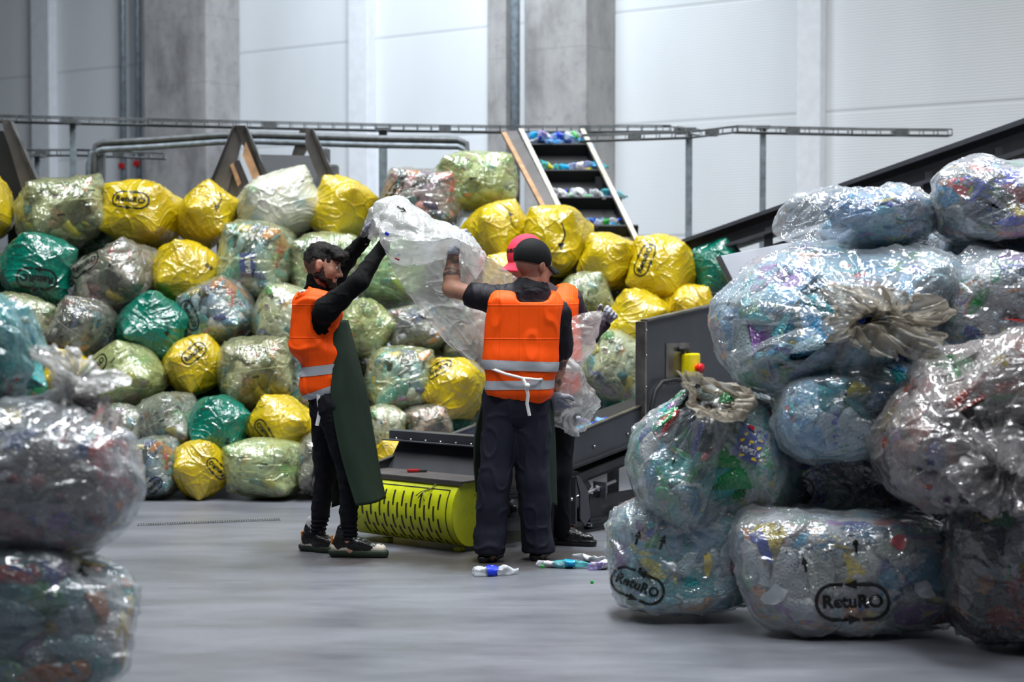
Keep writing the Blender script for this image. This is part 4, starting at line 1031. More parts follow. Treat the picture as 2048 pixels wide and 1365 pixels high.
# bearing block between the legs of the middle worker
q = MB(); q.box((.33, -.006, .215), (.2, .02, .16), bevel=.006); q.tube([(.33, -.01, .215), (.33, -.04, .215)], .055, 20); q.tube([(.33, -.03, .215), (.33, -.065, .215)], .022, 16)
part(q, 'bearing_block', 'black_steel')
part(MB().box((.33, -.012, .37), (.10, .012, .13)), 'grey_cover', 'primer_steel')
# tall control side panel
pz = lambda a: 1.275 + .115*(a-1.64)
part(plate([(1.66, .52), (2.98, .66), (2.98, pz(2.98)), (1.66, pz(1.66))], -.02, -.005), 'control_panel', 'graphite_paint')
part(MB().prism([(1.64, .50), (1.66, .50), (1.66, pz(1.66)), (1.64, pz(1.64))], -.04, .035), 'panel_edge', 'bare_steel')
part(plate([(1.66, pz(1.66)), (2.98, pz(2.98)), (2.98, pz(2.98)+.012), (1.66, pz(1.66)+.012)], -.045, .01), 'panel_edge', 'bare_steel')
for z in (.66, .86, 1.06, 1.22):
    q = MB(); q.tube([(1.65, -.04, z), (1.65, -.046, z)], .007, 6); part(q, 'bolt', 'zinc_bolt')
part(MB().box((2.03, -.024, 1.0), (.27, .006, .26)), 'mounting_plate', 'bare_steel')
es = MB(); es.box((2.13, -.06, .985), (.13, .07, .15), bevel=.012); es = es.build('stop_switch', plain('signal_yellow', srgb(226, 210, 10), .4), conv)
MB().tube([(2.14, -.09, .965), (2.14, -.125, .965)], .017, 14).tube([(2.14, -.12, .965), (2.14, -.142, .965)], [.033, .03], 18).build('red_button', plain('stop_red', srgb(206, 14, 22), .35), es)['label'] = 'red mushroom push button'
MB().tube([(2.12, -.05, 1.06), (2.10, -.05, 1.085), (2.02, -.04, 1.09)], .015, 10).build('cable_gland', 'rubber', es)
part(MB().tube([(2.12, -.05, .91), (2.05, -.07, .885), (1.92, -.07, .895), (1.80, -.06, .885), (1.74, -.05, .83), (1.70, -.045, .70), (1.70, -.045, .55), (1.78, -.045, .46)], .016, 10), 'cable', 'rubber')
for a in (1.85,): part(MB().box((a, -.028, .70), (.16, .03, .02)), 'cable_bracket', 'bare_steel')

def pxplate(pts, Y, th, mb=None, mi=0):
    """a plate whose outline is given where it meets depth Y; Y may be per point"""
    mb = mb or MB(); n = len(pts); ys = Y if isinstance(Y, (list, tuple)) else [Y]*n
    A = [at(p[0], p[1], y) for p, y in zip(pts, ys)]; nrm = (A[1]-A[0]).cross(A[2]-A[0]).normalized()
    if nrm.y < 0: nrm = -nrm
    V = A + [p + nrm*th for p in A]
    F = [list(range(n)), list(range(2*n-1, n-1, -1))] + [[i, i+n, (i+1) % n + n, (i+1) % n] for i in range(n)]
    return mb.add(V, F, mi)
# light guard sheet behind the control panel
gs = empty('guard_sheet', atz(1500, 790, 0.0), 0, 'light grey tilted guard sheet with a dark edge behind the control panel', 'panel'); gl = Vector(gs.location)
def rel(mb, o): mb.v = [v - o for v in mb.v]; return mb
rel(pxplate([(1437, 514), (1612, 480), (1700, 560), (1700, 640), (1478, 594)], [12.0, 12.3, 12.5, 12.3, 11.95], .02), gl).build('sheet', 'light_panel', gs)
rel(pxplate([(1432, 514), (1442, 512), (1482, 592), (1472, 596)], [11.99, 11.99, 11.93, 11.93], .03), gl).build('sheet_edge', 'black_steel', gs)
pq = at(1560, 600, 12.3); MB().box(Vector((pq.x, 12.35, pq.z/2))-gl, (.06, .06, pq.z)).build('post', 'black_steel', gs)

# ------------------------------------------------------------------ black inclined conveyor on the right
bc = empty('incline_conveyor', at(1700, 600, 13.2), 0, 'long black inclined conveyor frame rising to the top right of the hall', 'conveyor'); bo = Vector(bc.location)
YA, YB = 13.3, 12.6
def beam(name, l0, l1, t0, t1, dy=0.0, th=.06, mat='black_steel', x0=1330, x1=2300):
    def yy(x): return YA + (YB-YA)*(x-1370)/678 + dy
    f = lambda x, a, b: a + (b-a)*(x-1370)/678
    pts = [(x0, f(x0, l0, l1)), (x1, f(x1, l0, l1)), (x1, f(x1, l0, l1)+f(x1, t0, t1)), (x0, f(x0, l0, l1)+f(x0, t0, t1))]
    return rel(pxplate(pts, [yy(x0), yy(x1), yy(x1), yy(x0)], th), bo).build(name, mat, bc)
beam('side_beam', 482, 246, 34, 52)
beam('top_flange', 477, 236, 7, 11, -.08, .16, 'graphite_paint')
beam('bottom_flange', 514, 296, 6, 8, -.08, .16, 'graphite_paint')
beam('lower_beam', 545, 326, 12, 20, -.02, .05)
beam('lower_flange', 557, 345, 5, 6, -.05, .1, 'graphite_paint')
beam('far_beam', 482, 246, 40, 60, .75, .06)
beam('carrying_belt', 515, 300, 6, 8, .08, .66, 'rubber')
beam('return_belt', 552, 345, 10, 14, .08, .66, 'rubber')
for x in (1430, 1530, 1690, 1735, 1850, 1990):
    y0 = 482 + (246-482)*(x-1370)/678; Yx = YA + (YB-YA)*(x-1370)/678 - .04
    rel(pxplate([(x, y0+30), (x+16, y0+26), (x+16, y0+92), (x, y0+96)], Yx, .05), bo).build('upright', 'graphite_paint', bc)
for x in (1600, 2080):
    p = at(x, 482 + (246-482)*(x-1370)/678 + 80, 13.1); MB().box(Vector((p.x, 13.1, p.z/2))-bo, (.12, .12, p.z)).build('support_leg', 'black_steel', bc)

# ------------------------------------------------------------------ cleated conveyor carrying bottles up
cc = empty('cleated_conveyor', at(1150, 700, 14.2), 0, 'steep cleated belt conveyor with pale rail edges between the heap and the second column', 'conveyor'); co = Vector(cc.location)
def rail(name, p0, p1, y0, y1, wpx, mat, depth=.12, ext=1.6):
    A, B = at(*p0, y0), at(*p1, y1); d = (B-A); B = A + d*ext; wv = Vector((wpx/FPX*y0, 0, 0)); 
    n = d.cross(Vector((1, 0, 0))).normalized(); n = n if n.z < 0 else -n
    mb = MB(); V = [A, A+wv, B+wv, B]; V += [v + n*depth for v in V]
    mb.add(V, [(0, 1, 2, 3), (4, 7, 6, 5), (0, 4, 5, 1), (1, 5, 6, 2), (2, 6, 7, 3), (3, 7, 4, 0)]); return rel(mb, co).build(name, mat, cc)
plain('pale_edge', srgb(214, 206, 192), .4, .3)
rail('rail_edge', (1037, 257), (1118, 422), 14.9, 13.95, 9, 'pale_edge', .03)
rail('rail_edge', (1160, 257), (1270, 480), 14.9, 13.7, 9, 'pale_edge', .03)
rail('side_plate', (1040, 259), (1121, 424), 14.92, 13.97, 5, 'black_steel', .34)
rail('side_plate', (1163, 259), (1273, 482), 14.92, 13.72, 5, 'black_steel', .34)
rail('wear_strip', (1003, 264), (1088, 424), 14.8, 13.9, 9, 'timber', .03)
rail('outer_plate', (1008, 262), (1092, 426), 14.82, 13.9, 26, 'primer_steel', .06)
A0, A1 = at(1046, 290, 15.0), at(1166, 290, 15.0); B0, B1 = at(1150, 500, 13.85), at(1290, 500, 13.85)
mb = MB(); nb = (B0-A0).cross(A1-A0).normalized(); nb = nb if nb.z < 0 else -nb
V = [A0, A1, B1, B0]; V += [v+nb*.05 for v in V]; mb.add(V, [(0, 1, 2, 3), (4, 7, 6, 5), (0, 4, 5, 1), (1, 5, 6, 2), (2, 6, 7, 3), (3, 7, 4, 0)]); rel(mb, co).build('belt', 'rubber', cc)
CLE = []
for t in (.10, .36, .62, .88):
    a, b = A0.lerp(B0, t), A1.lerp(B1, t); d = (B0-A0).normalized(); up = -nb
    mb = MB(); V = [a, b, b+up*.12, a+up*.12]; V += [v + d*.02 for v in V]; mb.add(V, [(0, 1, 2, 3), (4, 7, 6, 5), (0, 4, 5, 1), (1, 5, 6, 2), (2, 6, 7, 3), (3, 7, 4, 0)]); rel(mb, co).build('cleat', 'rubber', cc); CLE.append((a, b, up, d))
for x in (1030, 1200):
    p = at(x, 330, 14.5); MB().box(Vector((p.x, 14.5, p.z/2-.05))-co, (.08, .08, p.z-.1)).build('support_leg', 'black_steel', cc)

# ------------------------------------------------------------------ conveyor head with two peaked side frames
hd = empty('conveyor_head', at(550, 700, 13.9), 0, 'worn steel conveyor head with two peaked side frames above the heap', 'machine'); ho = Vector(hd.location)
YH = 13.9
rel(pxplate([(465, 252), (491, 252), (445, 420), (436, 396), (423, 357)], YH, .05), ho).build('side_frame', 'primer_steel', hd)
rel(pxplate([(462, 266), (470, 250), (428, 360), (421, 360)], YH-.02, .09), ho).build('frame_edge', 'black_steel', hd)
rel(pxplate([(470, 251), (491, 251), (545, 385), (520, 400), (490, 300)], YH-.03, .05), ho).build('side_frame', 'bare_steel', hd)
rel(pxplate([(491, 284), (498, 300), (528, 372), (514, 380), (485, 310)], YH-.06, .02), ho).build('wear_strip', 'timber', hd)
rel(pxplate([(460, 330), (466, 326), (482, 366), (476, 374)], YH-.03, .02), ho).build('wear_strip', 'timber', hd)
rel(pxplate([(489, 252), (494, 256), (551, 392), (540, 392)], YH-.07, .1), ho).build('frame_edge', 'bare_steel', hd)
rel(pxplate([(450, 330), (478, 320), (520, 420), (440, 430)], YH+.03, .03), ho).build('side_plate', 'primer_steel', hd)
rel(pxplate([(601, 256), (620, 256), (614, 300), (596, 330), (577, 330)], YH+.5, .05), ho).build('side_frame', 'bare_steel', hd)
rel(pxplate([(612, 256), (624, 258), (676, 372), (650, 390), (610, 290)], YH-.05, .05), ho).build('side_frame', 'primer_steel', hd)
rel(pxplate([(621, 256), (626, 258), (680, 378), (672, 380)], YH-.09, .1), ho).build('frame_edge', 'bare_steel', hd)
rel(pxplate([(519, 309), (640, 312), (676, 400), (555, 400)], [YH+.45, YH+.45, YH-.0, YH-.0], .04), ho).build('belt_cover', 'rubber', hd)
p = at(668, 345, YH+.1); mb = MB(); mb.box(p-ho, (.07, .16, .12), bevel=.015); p2 = at(652, 312, YH+.1); mb.box(p2-ho, (.06, .14, .12), bevel=.015); mb.build('motor_box', 'dark_tray', hd)
for x in (440, 540, 655):
    p = at(x, 385, YH); MB().box(Vector((p.x, YH+.1, p.z/2))-ho, (.08, .08, p.z)).build('support_leg', 'black_steel', hd)
# part of another conveyor head at the left edge
hl = empty('conveyor_head', at(0, 700, 13.9), 0, 'black peaked conveyor frame cut off by the photo edge above the topmost sacks', 'machine'); ho = Vector(hl.location)
rel(pxplate([(2, 240), (18, 240), (76, 372), (50, 400), (20, 300)], YH, .05), ho).build('side_frame', 'primer_steel', hl)
rel(pxplate([(16, 240), (21, 242), (80, 374), (72, 378)], YH-.04, .1), ho).build('frame_edge', 'bare_steel', hl)
rel(pxplate([(-120, 262), (6, 262), (60, 400), (-120, 400)], YH+.1, .04), ho).build('belt_cover', 'rubber', hl)
p = at(20, 385, YH); MB().box(Vector((p.x, YH+.1, p.z/2))-ho, (.08, .08, p.z)).build('support_leg', 'black_steel', hl)
p = at(-100, 385, YH); MB().box(Vector((p.x, YH+.1, p.z/2))-ho, (.08, .08, p.z)).build('support_leg', 'black_steel', hl)

# ------------------------------------------------------------------ loose bottles
def m_pet(name, col, op=.22):
    s = NT(name); tc = s.tex(); n = s.noise(tc, 60, 2)
    nr = s.bump(n, .5, .004); b = s.n('ShaderNodeBsdfTransparent'); b.inputs[0].default_value = (*[min(1, c*.3+.68) for c in col[:3]], 1)
    g_ = s.bsdf(Base_Color=(*col[:3], 1), Roughness=.12); s.inp(g_, 'Normal', nr)
    m_ = s.n('ShaderNodeMixShader'); lw = s.n('ShaderNodeLayerWeight'); lw.inputs[0].default_value = .5
    s.inp(m_, 0, s.math('ADD', s.math('MULTIPLY', lw.outputs['Facing'], .6), op, True)); s.inp(m_, 1, b.outputs[0]); s.inp(m_, 2, g_.outputs[0])
    return s.done(m_.outputs[0])
m_pet('pet_clear', (.75, .78, .82)); m_pet('pet_blue', (.25, .5, .85)); m_pet('pet_aqua', (.1, .55, .6)); m_pet('pet_lilac', (.55, .45, .8))
for n_, c_ in (('label_blue', srgb(20, 50, 190)), ('label_sky', srgb(0, 150, 205)), ('label_yellow', srgb(230, 215, 20)), ('label_red', srgb(200, 20, 25)), ('label_green', srgb(30, 150, 60)), ('label_white', srgb(225, 228, 232)), ('cap_blue', srgb(20, 60, 190)), ('cap_orange', srgb(230, 100, 20))):
    plain(n_, c_, .3, 0, .04)
def crushed(V, seed, amt=.012, flat=.55):
    V = np.array([v[:] for v in V]); V[:, 1] *= flat; d = np.stack([vnoise(V, 28, seed+i, 2) for i in range(3)], 1); V += d*amt; V[:, 0] += .012*np.sin(V[:, 2]*22+seed); return V
def bottle(loc, rot, label, film='pet_clear', lab='label_blue', cap='cap_blue', size=1.0, seed=0, group=None, flat=.55):
    mb = MB(); n = 22
    pr = [(.004, .004), (.026, 0), (.034, .008), (.035, .045), (.031, .055), (.035, .065), (.035, .13), (.031, .145), (.034, .16), (.028, .19), (.015, .215), (.0135, .225), (.0135, .238)]
    pr2 = []
    for i in range(len(pr)-1):
        for k in range(2): t = k/2; pr2.append((pr[i][0]*(1-t)+pr[i+1][0]*t, pr[i][1]*(1-t)+pr[i+1][1]*t))
    pr2.append(pr[-1]); mb.lathe(pr2, n)
    V = crushed(mb.v, seed, .010, flat); cen = np.array([0, 0, .12]); me = np_mesh('bottle', (V-cen)*size, mb.f); o = link('plastic_bottle', me, film)
    lb = MB(); lb.lathe([(.0358, .068), (.0362, .08), (.0362, .11), (.0358, .128)], n); Vl = crushed(lb.v, seed, .010, flat); c0 = np.array([0, 0, 0]); 
    Vl[:, :2] *= 1.03; q = link('label', np_mesh('label', (Vl-cen)*size, lb.f[:-2]), lab, o)
    if cap:
        cb = MB(); cb.lathe([(.0145, .226), (.0155, .229), (.0155, .243), (.013, .246)], 14); Vc = np.array([v[:] for v in cb.v]); Vc[:, 0] += .012*np.sin(.235*22+seed)
        link('cap', np_mesh('cap', (Vc-cen)*size, cb.f), cap, o)
    o.location = loc; o.rotation_euler = rot; tag(o, label, 'bottle', group); return o
def fl(px, py, z=.022): return atz(px, py, z)
bottle(fl(992, 1143), (R(90), R(8), R(98)), 'crushed clear bottle with a torn blue label lying in front of the middle worker shoe', 'pet_clear', 'label_blue', None, 1.0, 3, None, .75)
bottle(fl(1105, 1128), (R(90), 0, R(70)), 'crushed clear bottle with a yellow cap beside the middle worker shoe', 'pet_clear', 'label_white', 'label_yellow', .7, 5)
bottle(fl(1148, 1129), (R(90), R(20), R(84)), 'flattened bottle with a sky-blue and yellow label on the floor', 'pet_aqua', 'label_sky', 'label_yellow', .9, 9)
bottle(fl(1180, 1118), (R(90), R(40), R(60)), 'crushed clear bottle right behind the sky-blue labelled one on the floor', 'pet_clear', 'label_white', None, .8, 12)
bottle(fl(1213, 1130), (R(90), R(30), R(120)), 'crushed lilac bottle touching the pale blue floor sack', 'pet_lilac', 'label_white', None, .9, 15)
def cap_(px, py, mat, label, r=.016):
    mb = MB(); mb.lathe([(r*.95, 0), (r, .003), (r, .013), (r*.85, .016)], 16); o = mb.build('bottle_cap', mat); o.location = atz(px, py, 0); tag(o, label, 'bottle cap'); return o
cap_(1141, 1055, 'label_red', 'red bottle cap on the floor beneath the conveyor', .026)
cap_(1085, 1137, 'label_green', 'small green bottle cap near the middle worker shoe', .010)
cap_(1184, 1168, 'label_green', 'tiny green cap alone on the open floor', .008)
# what lies on the infeed belt
rr = random.Random(9)
CT = conv.matrix_world
CM = Matrix.Translation(UB) @ Matrix.Rotation(UA, 4, 'Z')
cols = [('pet_blue', 'label_sky'), ('pet_clear', 'label_white'), ('pet_blue', 'label_blue'), ('pet_clear', 'label_green'), ('pet_aqua', 'label_sky'), ('pet_lilac', 'label_white')]
for i in range(44):
    a = .95 + .65*rr.random(); b = .12 + .62*rr.random(); f_, l_ = cols[i % 6]; lay = (i % 3)
    p = CM @ Vector((a, b, zfl(a)+.05+.035*lay)); bottle(p, (R(90)+rr.uniform(-.2, .2), rr.uniform(0, 6), rr.uniform(0, 6)), 'crushed plastic bottle among the many heaped on the hopper belt', f_, l_, 'cap_blue' if i % 3 else None, .85, i+20, 'bottles heaped on the hopper belt')
# what the cleats carry
for ci, (a, b, up, d) in enumerate(CLE):
    n = (9, 8, 8, 5)[ci]
    for j in range(n):
        t = (j+.5)/n if ci < 3 else .25+.5*(j+.5)/n
        p = a.lerp(b, t) + up*(.05+.05*(j % 2)+.03*(ci == 0)) - d*(.05+.05*rr.random())
        f_, l_ = cols[rr.randrange(6)]
        if ci == 1 and j in (1, 6): l_ = 'label_yellow'; f_ = 'pet_aqua' if j == 1 else 'pet_clear'
        bottle(p, (R(80)+rr.uniform(-.3, .3), rr.uniform(0, 6), R(90)+rr.uniform(-.7, .7)), 'small crushed plastic bottle carried up by a cleat of the steep conveyor', f_, l_, 'cap_blue' if j % 3 == 0 else None, 1.0, 80+ci*10+j, 'bottles on the cleats of the steep conveyor')
# folding knife left on the cover plate
kn = CM @ Vector((.06, .50, .408)); k = empty('utility_knife', kn, .2, 'red and black folding knife left on the steel cover plate', 'knife')
MB().box((0, 0, .012), (.07, .026, .018), bevel=.006).build('handle', 'red_paint', k); MB().box((.055, 0, .010), (.055, .02, .014), bevel=.005).build('blade_guard', 'rubber', k)
# ------------------------------------------------------------------ smooth solid modelling on a grid (bodies and clothes)
class Field:
    def __init__(s, lo, hi, h):
        s.lo = np.array(lo, float); s.h = h; s.n = np.ceil((np.array(hi)-s.lo)/h).astype(int)+1
        s.f = np.full(s.n, 0.5, np.float32)
        s.ax = [s.lo[i] + h*np.arange(s.n[i]) for i in range(3)]
    def _sub(s, lo, hi):
        a = np.maximum(0, np.floor((np.array(lo)-s.lo)/s.h).astype(int)); b = np.minimum(s.n, np.ceil((np.array(hi)-s.lo)/s.h).astype(int)+1)
        if (b <= a).any(): return None
        sl = tuple(slice(a[i], b[i]) for i in range(3)); g = np.meshgrid(*[s.ax[i][sl[i]] for i in range(3)], indexing='ij'); return sl, np.stack(g, -1).astype(np.float32)
    def put(s, d, sl, k, op):
        f = s.f[sl]
        if op == 'add':
            if k > 0:
                h = np.clip(0.5+0.5*(f-d)/k, 0, 1); s.f[sl] = f*(1-h)+d*h - k*h*(1-h)
            else: s.f[sl] = np.minimum(f, d)
        else:   # carve
            if k > 0:
                h = np.clip(0.5-0.5*(f+d)/k, 0, 1); s.f[sl] = f*(1-h)-d*h + k*h*(1-h)
            else: s.f[sl] = np.maximum(f, -d)
    def cap(s, a, b, ra, rb, k=.02, op='add', sq=None):
        a, b = np.array(a, np.float32), np.array(b, np.float32); r = max(ra, rb)+k+s.h*3
        q = s._sub(np.minimum(a, b)-r, np.maximum(a, b)+r)
        if q is None: return
        sl, P = q; ab = b-a; t = np.clip(((P-a)@ab)/(ab@ab+1e-9), 0, 1)
        d = np.linalg.norm(P-a-t[..., None]*ab, axis=-1) - (ra+(rb-ra)*t); s.put(d, sl, k, op)
    def ell(s, c, r, M=None, k=.02, op='add'):
        c = np.array(c, np.float32); r = np.array(r, np.float32); m = r.max()+k+s.h*3; q = s._sub(c-m, c+m)
        if q is None: return
        sl, P = q; L = P-c
        if M is not None: L = L @ np.array(M, np.float32)      # columns of M are the local axes
        k0 = np.linalg.norm(L/r, axis=-1); k1 = np.linalg.norm(L/(r*r), axis=-1)+1e-6; d = k0*(k0-1)/k1; s.put(d, sl, k, op)
    def box(s, c, hx, M=None, rr=.02, k=.02, op='add'):
        c = np.array(c, np.float32); hx = np.array(hx, np.float32); m = np.linalg.norm(hx)+k+s.h*3; q = s._sub(c-m, c+m)
        if q is None: return
        sl, P = q; L = P-c
        if M is not None: L = L @ np.array(M, np.float32)
        e = np.abs(L)-(hx-rr); d = np.linalg.norm(np.maximum(e, 0), axis=-1)+np.minimum(e.max(-1), 0)-rr; s.put(d, sl, k, op)
    def cut(s, p, n):
        """keep only the side the normal n points away from"""
        n = np.array(n, float); n /= np.linalg.norm(n); g = (s.ax[0][:, None, None]-p[0])*n[0]+(s.ax[1][None, :, None]-p[1])*n[1]+(s.ax[2][None, None, :]-p[2])*n[2]
        s.f = np.maximum(s.f, g.astype(np.float32))
    def mesh(s):
        f = s.f; ins = f < 0; n = s.n; corner = [(i, j, k) for i in (0, 1) for j in (0, 1) for k in (0, 1)]
        cs = [f[i:n[0]-1+i, j:n[1]-1+j, k:n[2]-1+k] for i, j, k in corner]
        cnt = sum((c < 0).astype(np.int8) for c in cs); act = (cnt > 0) & (cnt < 8); idx = np.full(act.shape, -1, np.int64); I = np.argwhere(act); idx[act] = np.arange(len(I))
        vals = np.stack([c[act] for c in cs], -1); acc = np.zeros((len(I), 3)); w_ = np.zeros(len(I))
        for e0 in range(8):
            for ax in range(3):
                if corner[e0][ax] == 0:
                    c1 = list(corner[e0]); c1[ax] = 1; e1 = corner.index(tuple(c1)); a, b = vals[:, e0], vals[:, e1]; m = (a < 0) != (b < 0)
                    t = np.where(m, a/(a-b+1e-12), 0); p = np.zeros((len(I), 3)); p[:] = corner[e0]; p[:, ax] += t; acc += p*m[:, None]; w_ += m
        V = s.lo + (I + acc/w_[:, None])*s.h; FF = []
        for ax in range(3):
            a1, a2 = (ax+1) % 3, (ax+2) % 3; sl0 = [slice(None)]*3; sl1 = [slice(None)]*3; sl0[ax] = slice(0, -1); sl1[ax] = slice(1, None)
            A, B = ins[tuple(sl0)], ins[tuple(sl1)]; E = np.argwhere(A != B); E = E[(E[:, a1] > 0) & (E[:, a2] > 0) & (E[:, a1] < n[a1]-1) & (E[:, a2] < n[a2]-1)]
            fl_ = A[tuple(E.T)]
            def gi(d1, d2): q = E.copy(); q[:, a1] -= d1; q[:, a2] -= d2; return idx[tuple(q.T)]
            Q = np.stack([gi(1, 1), gi(0, 1), gi(0, 0), gi(1, 0)], 1); Q[~fl_] = Q[~fl_][:, ::-1]; FF.append(Q[(Q >= 0).all(1)])
        return V, np.concatenate(FF)
def obj_from_field(fd, name, mat, parent, disp=None, attr=None, smooth_it=1, origin=(0, 0, 0)):
    V, F = fd.mesh()
    if len(V) == 0: return None
    E = grid_edges_np(F)
    for _ in range(smooth_it):
        av = np.zeros_like(V); dg = np.bincount(E[:, 0], minlength=len(V))+np.bincount(E[:, 1], minlength=len(V))
        for k in range(3): av[:, k] = np.bincount(E[:, 0], V[E[:, 1], k], len(V))+np.bincount(E[:, 1], V[E[:, 0], k], len(V))
        V = V*.5+av/dg[:, None]*.5
    if disp is not None:
        N = vnormals(V, F); N /= np.linalg.norm(N, axis=1)[:, None]+1e-9; V = V + N*disp(V)[:, None]
    me = bpy.data.meshes.new(name); me.vertices.add(len(V)); me.vertices.foreach_set('co', (V-np.array(origin)).astype(np.float32).ravel())
    me.loops.add(len(F)*4); me.loops.foreach_set('vertex_index', F.astype(np.int32).ravel()); me.polygons.add(len(F)); me.polygons.foreach_set('loop_start', np.arange(0, len(F)*4, 4, dtype=np.int32)); me.polygons.foreach_set('loop_total', np.full(len(F), 4, np.int32)) if False else None
    me.update(calc_edges=True); me.validate(); me.polygons.foreach_set('use_smooth', [True]*len(me.polygons))
    if attr is not None:
        for nm, fn in attr.items():
            at_ = me.attributes.new(nm, 'FLOAT', 'POINT'); at_.data.foreach_set('value', fn(V).astype(np.float32))
    o = link(name, me, mat, parent); return o
def grid_edges_np(F):
    E = np.concatenate([F[:, [0, 1]], F[:, [1, 2]], F[:, [2, 3]], F[:, [3, 0]]]); E.sort(1); key = E[:, 0].astype(np.int64)*10000000+E[:, 1]; _, i = np.unique(key, return_index=True); return E[i]
def A3(v): return np.array(v[:], float)
def mat_from(fwd, up=(0, 0, 1)):
    """columns: right, forward, up"""
    y = Vector(fwd).normalized(); x = y.cross(Vector(up)).normalized(); z = x.cross(y); return np.array([[x.x, y.x, z.x], [x.y, y.y, z.y], [x.z, y.z, z.z]])

# ---- people materials
def m_skin():
    s = NT('skin'); tc = s.tex(); n = s.noise(tc, 14, 4, .6); c = s.ramp(n, [(.3, srgb(158, 108, 88)), (.6, srgb(186, 136, 112)), (.8, srgb(196, 146, 122))])
    a = s.n('ShaderNodeAttribute', attribute_name='ink'); c = s.mix(a.outputs['Fac'], c, srgb(52, 48, 50))
    a2 = s.n('ShaderNodeAttribute', attribute_name='blush'); c = s.mix(a2.outputs['Fac'], c, srgb(170, 92, 74))
    a3 = s.n('ShaderNodeAttribute', attribute_name='shave'); c = s.mix(a3.outputs['Fac'], c, srgb(70, 48, 38))
    b = s.bsdf(Base_Color=c, Roughness=.5); b.inputs['Subsurface Weight'].default_value = 0.0; s.inp(b, 'Normal', s.bump(s.noise(tc, 150, 3), .15, .002)); return s.done(b.outputs[0])
m_skin()
def m_cloth(name, col, rough=.8, folds=.25, fs=9, sheen=.0, creases=False, weave=350, var=.1):
    s = NT(name); tc = s.tex(); n = s.noise(tc, 5, 3)
    c = s.ramp(n, [(.3, tuple(v*(1-var) for v in col[:3])+(1,)), (.7, col)])
    h = s.math('MULTIPLY', s.noise(s.mapping(tc, (1, 1, .5)), fs, 3, .5, .6), 1.0)
    if creases:      # pressed fold lines of a new vest
        x = s.n('ShaderNodeSeparateXYZ'); s.inp(x, 0, tc)
        for ax, sc_ in ((0, 9.5), (2, 5.6)):
            f = s.math('FRACT', s.math('MULTIPLY', s.math('ADD', x.outputs[ax], 5.03), sc_)); h = s.math('ADD', h, s.math('MULTIPLY', s.ramp(f, [(0, G(1)), (.03, G(0)), (.97, G(0)), (1, G(1))]), .5))
    b = s.bsdf(Base_Color=c, Roughness=rough); b.inputs['Sheen Weight'].default_value = sheen; b.inputs['Specular IOR Level'].default_value = .18; s.inp(b, 'Normal', s.bump(h, folds, .02)); return s.done(b.outputs[0])
m_cloth('hi_vis_orange', srgb(255, 84, 6), .6, .35, 7, .0, True, var=.06)
m_cloth('black_knit', srgb(9, 9, 10), .9, .2); m_cloth('black_trousers', srgb(20, 20, 26), .85, .3); m_cloth('navy_trousers', srgb(37, 38, 50), .75, .3)
m_cloth('polo_black', srgb(26, 25, 32), .6, .3); m_cloth('apron_green', srgb(34, 48, 38), .75, .35, 6, .0); m_cloth('glove_grey', srgb(150, 152, 162), .85, .15, 40)
m_cloth('cap_black', srgb(20, 20, 22), .8, .1, 30); m_cloth('cap_pink', srgb(226, 60, 84), .75, .1, 30); m_cloth('brown_sleeve', srgb(54, 44, 50), .85, .2)
m_cloth('reflective_silver', srgb(168, 170, 176), .35, .1, 20); m_cloth('white_strap', srgb(226, 224, 222), .8, .2, 30)
def m_hair(name, col):
    s = NT(name); tc = s.tex(); n = s.noise(s.mapping(tc, (1, 1, 3)), 60, 4, .7, 1.0); c = s.ramp(n, [(.35, tuple(v*.35 for v in col[:3])+(1,)), (.7, col)])
    b = s.bsdf(Base_Color=c, Roughness=.6); b.inputs['Specular IOR Level'].default_value = .25; s.inp(b, 'Normal', s.bump(n, .9, .012)); return s.done(b.outputs[0])
m_hair('hair_dark', srgb(26, 20, 18)); m_hair('beard_dark', srgb(54, 30, 22))
plain('eye_white', srgb(210, 205, 198), .25, 0, .02); plain('eye_dark', srgb(30, 20, 14), .2, 0, .02)
plain('sole_green', srgb(38, 50, 38), .6); plain('shoe_black', srgb(22, 20, 20), .28); plain('shoe_cream', srgb(206, 196, 178), .6); plain('shoe_orange', srgb(214, 120, 22), .6); plain('shoe_grey', srgb(130, 132, 130), .6); plain('lace_green', srgb(20, 110, 60), .6); plain('sock_grey', srgb(190, 188, 190), .8)

def folds(seed, amt=.008, fq=7, st=(1, 1, .35)):
    def f(V):
        P = V*np.array(st); return amt*(vnoise(P, fq, seed, 2)*.9 + .7*np.clip(1-np.abs(vnoise(P, fq*1.7, seed+5, 1))*2.5, 0, 1)) - amt*.2
    return f
HEAD = [('ell', (0, -.012, .022), (.075, .096, .092), .02), ('ell', (0, .03, -.03), (.060, .062, .080), .03), ('cap', (-.045, .0, -.055), (-.012, .074, -.095), .022, .018, .02), ('cap', (.045, .0, -.055), (.012, .074, -.095), .022, .018, .02),
        ('cap', (0, .074, -.094), (0, .078, -.092), .019, .019, .02), ('cap', (-.034, .076, .022), (.034, .076, .022), .013, .013, .015), ('cap', (0, .088, .012), (0, .112, -.028), .007, .0125, .010), ('cap', (-.013, .094, -.036), (.013, .094, -.036), .009, .009, .008),
        ('cap', (-.018, .086, -.058), (.018, .086, -.058), .0085, .0085, .006), ('cap', (-.016, .085, -.070), (.016, .085, -.070), .009, .009, .006), ('cap', (-.04, .06, -.02), (-.04, .06, -.03), .022, .02, .02), ('cap', (.04, .06, -.02), (.04, .06, -.03), .022, .02, .02),
        ('ell', (.079, -.006, -.008), (.010, .020, .032), .008), ('ell', (-.079, -.006, -.008), (.010, .020, .032), .008)]
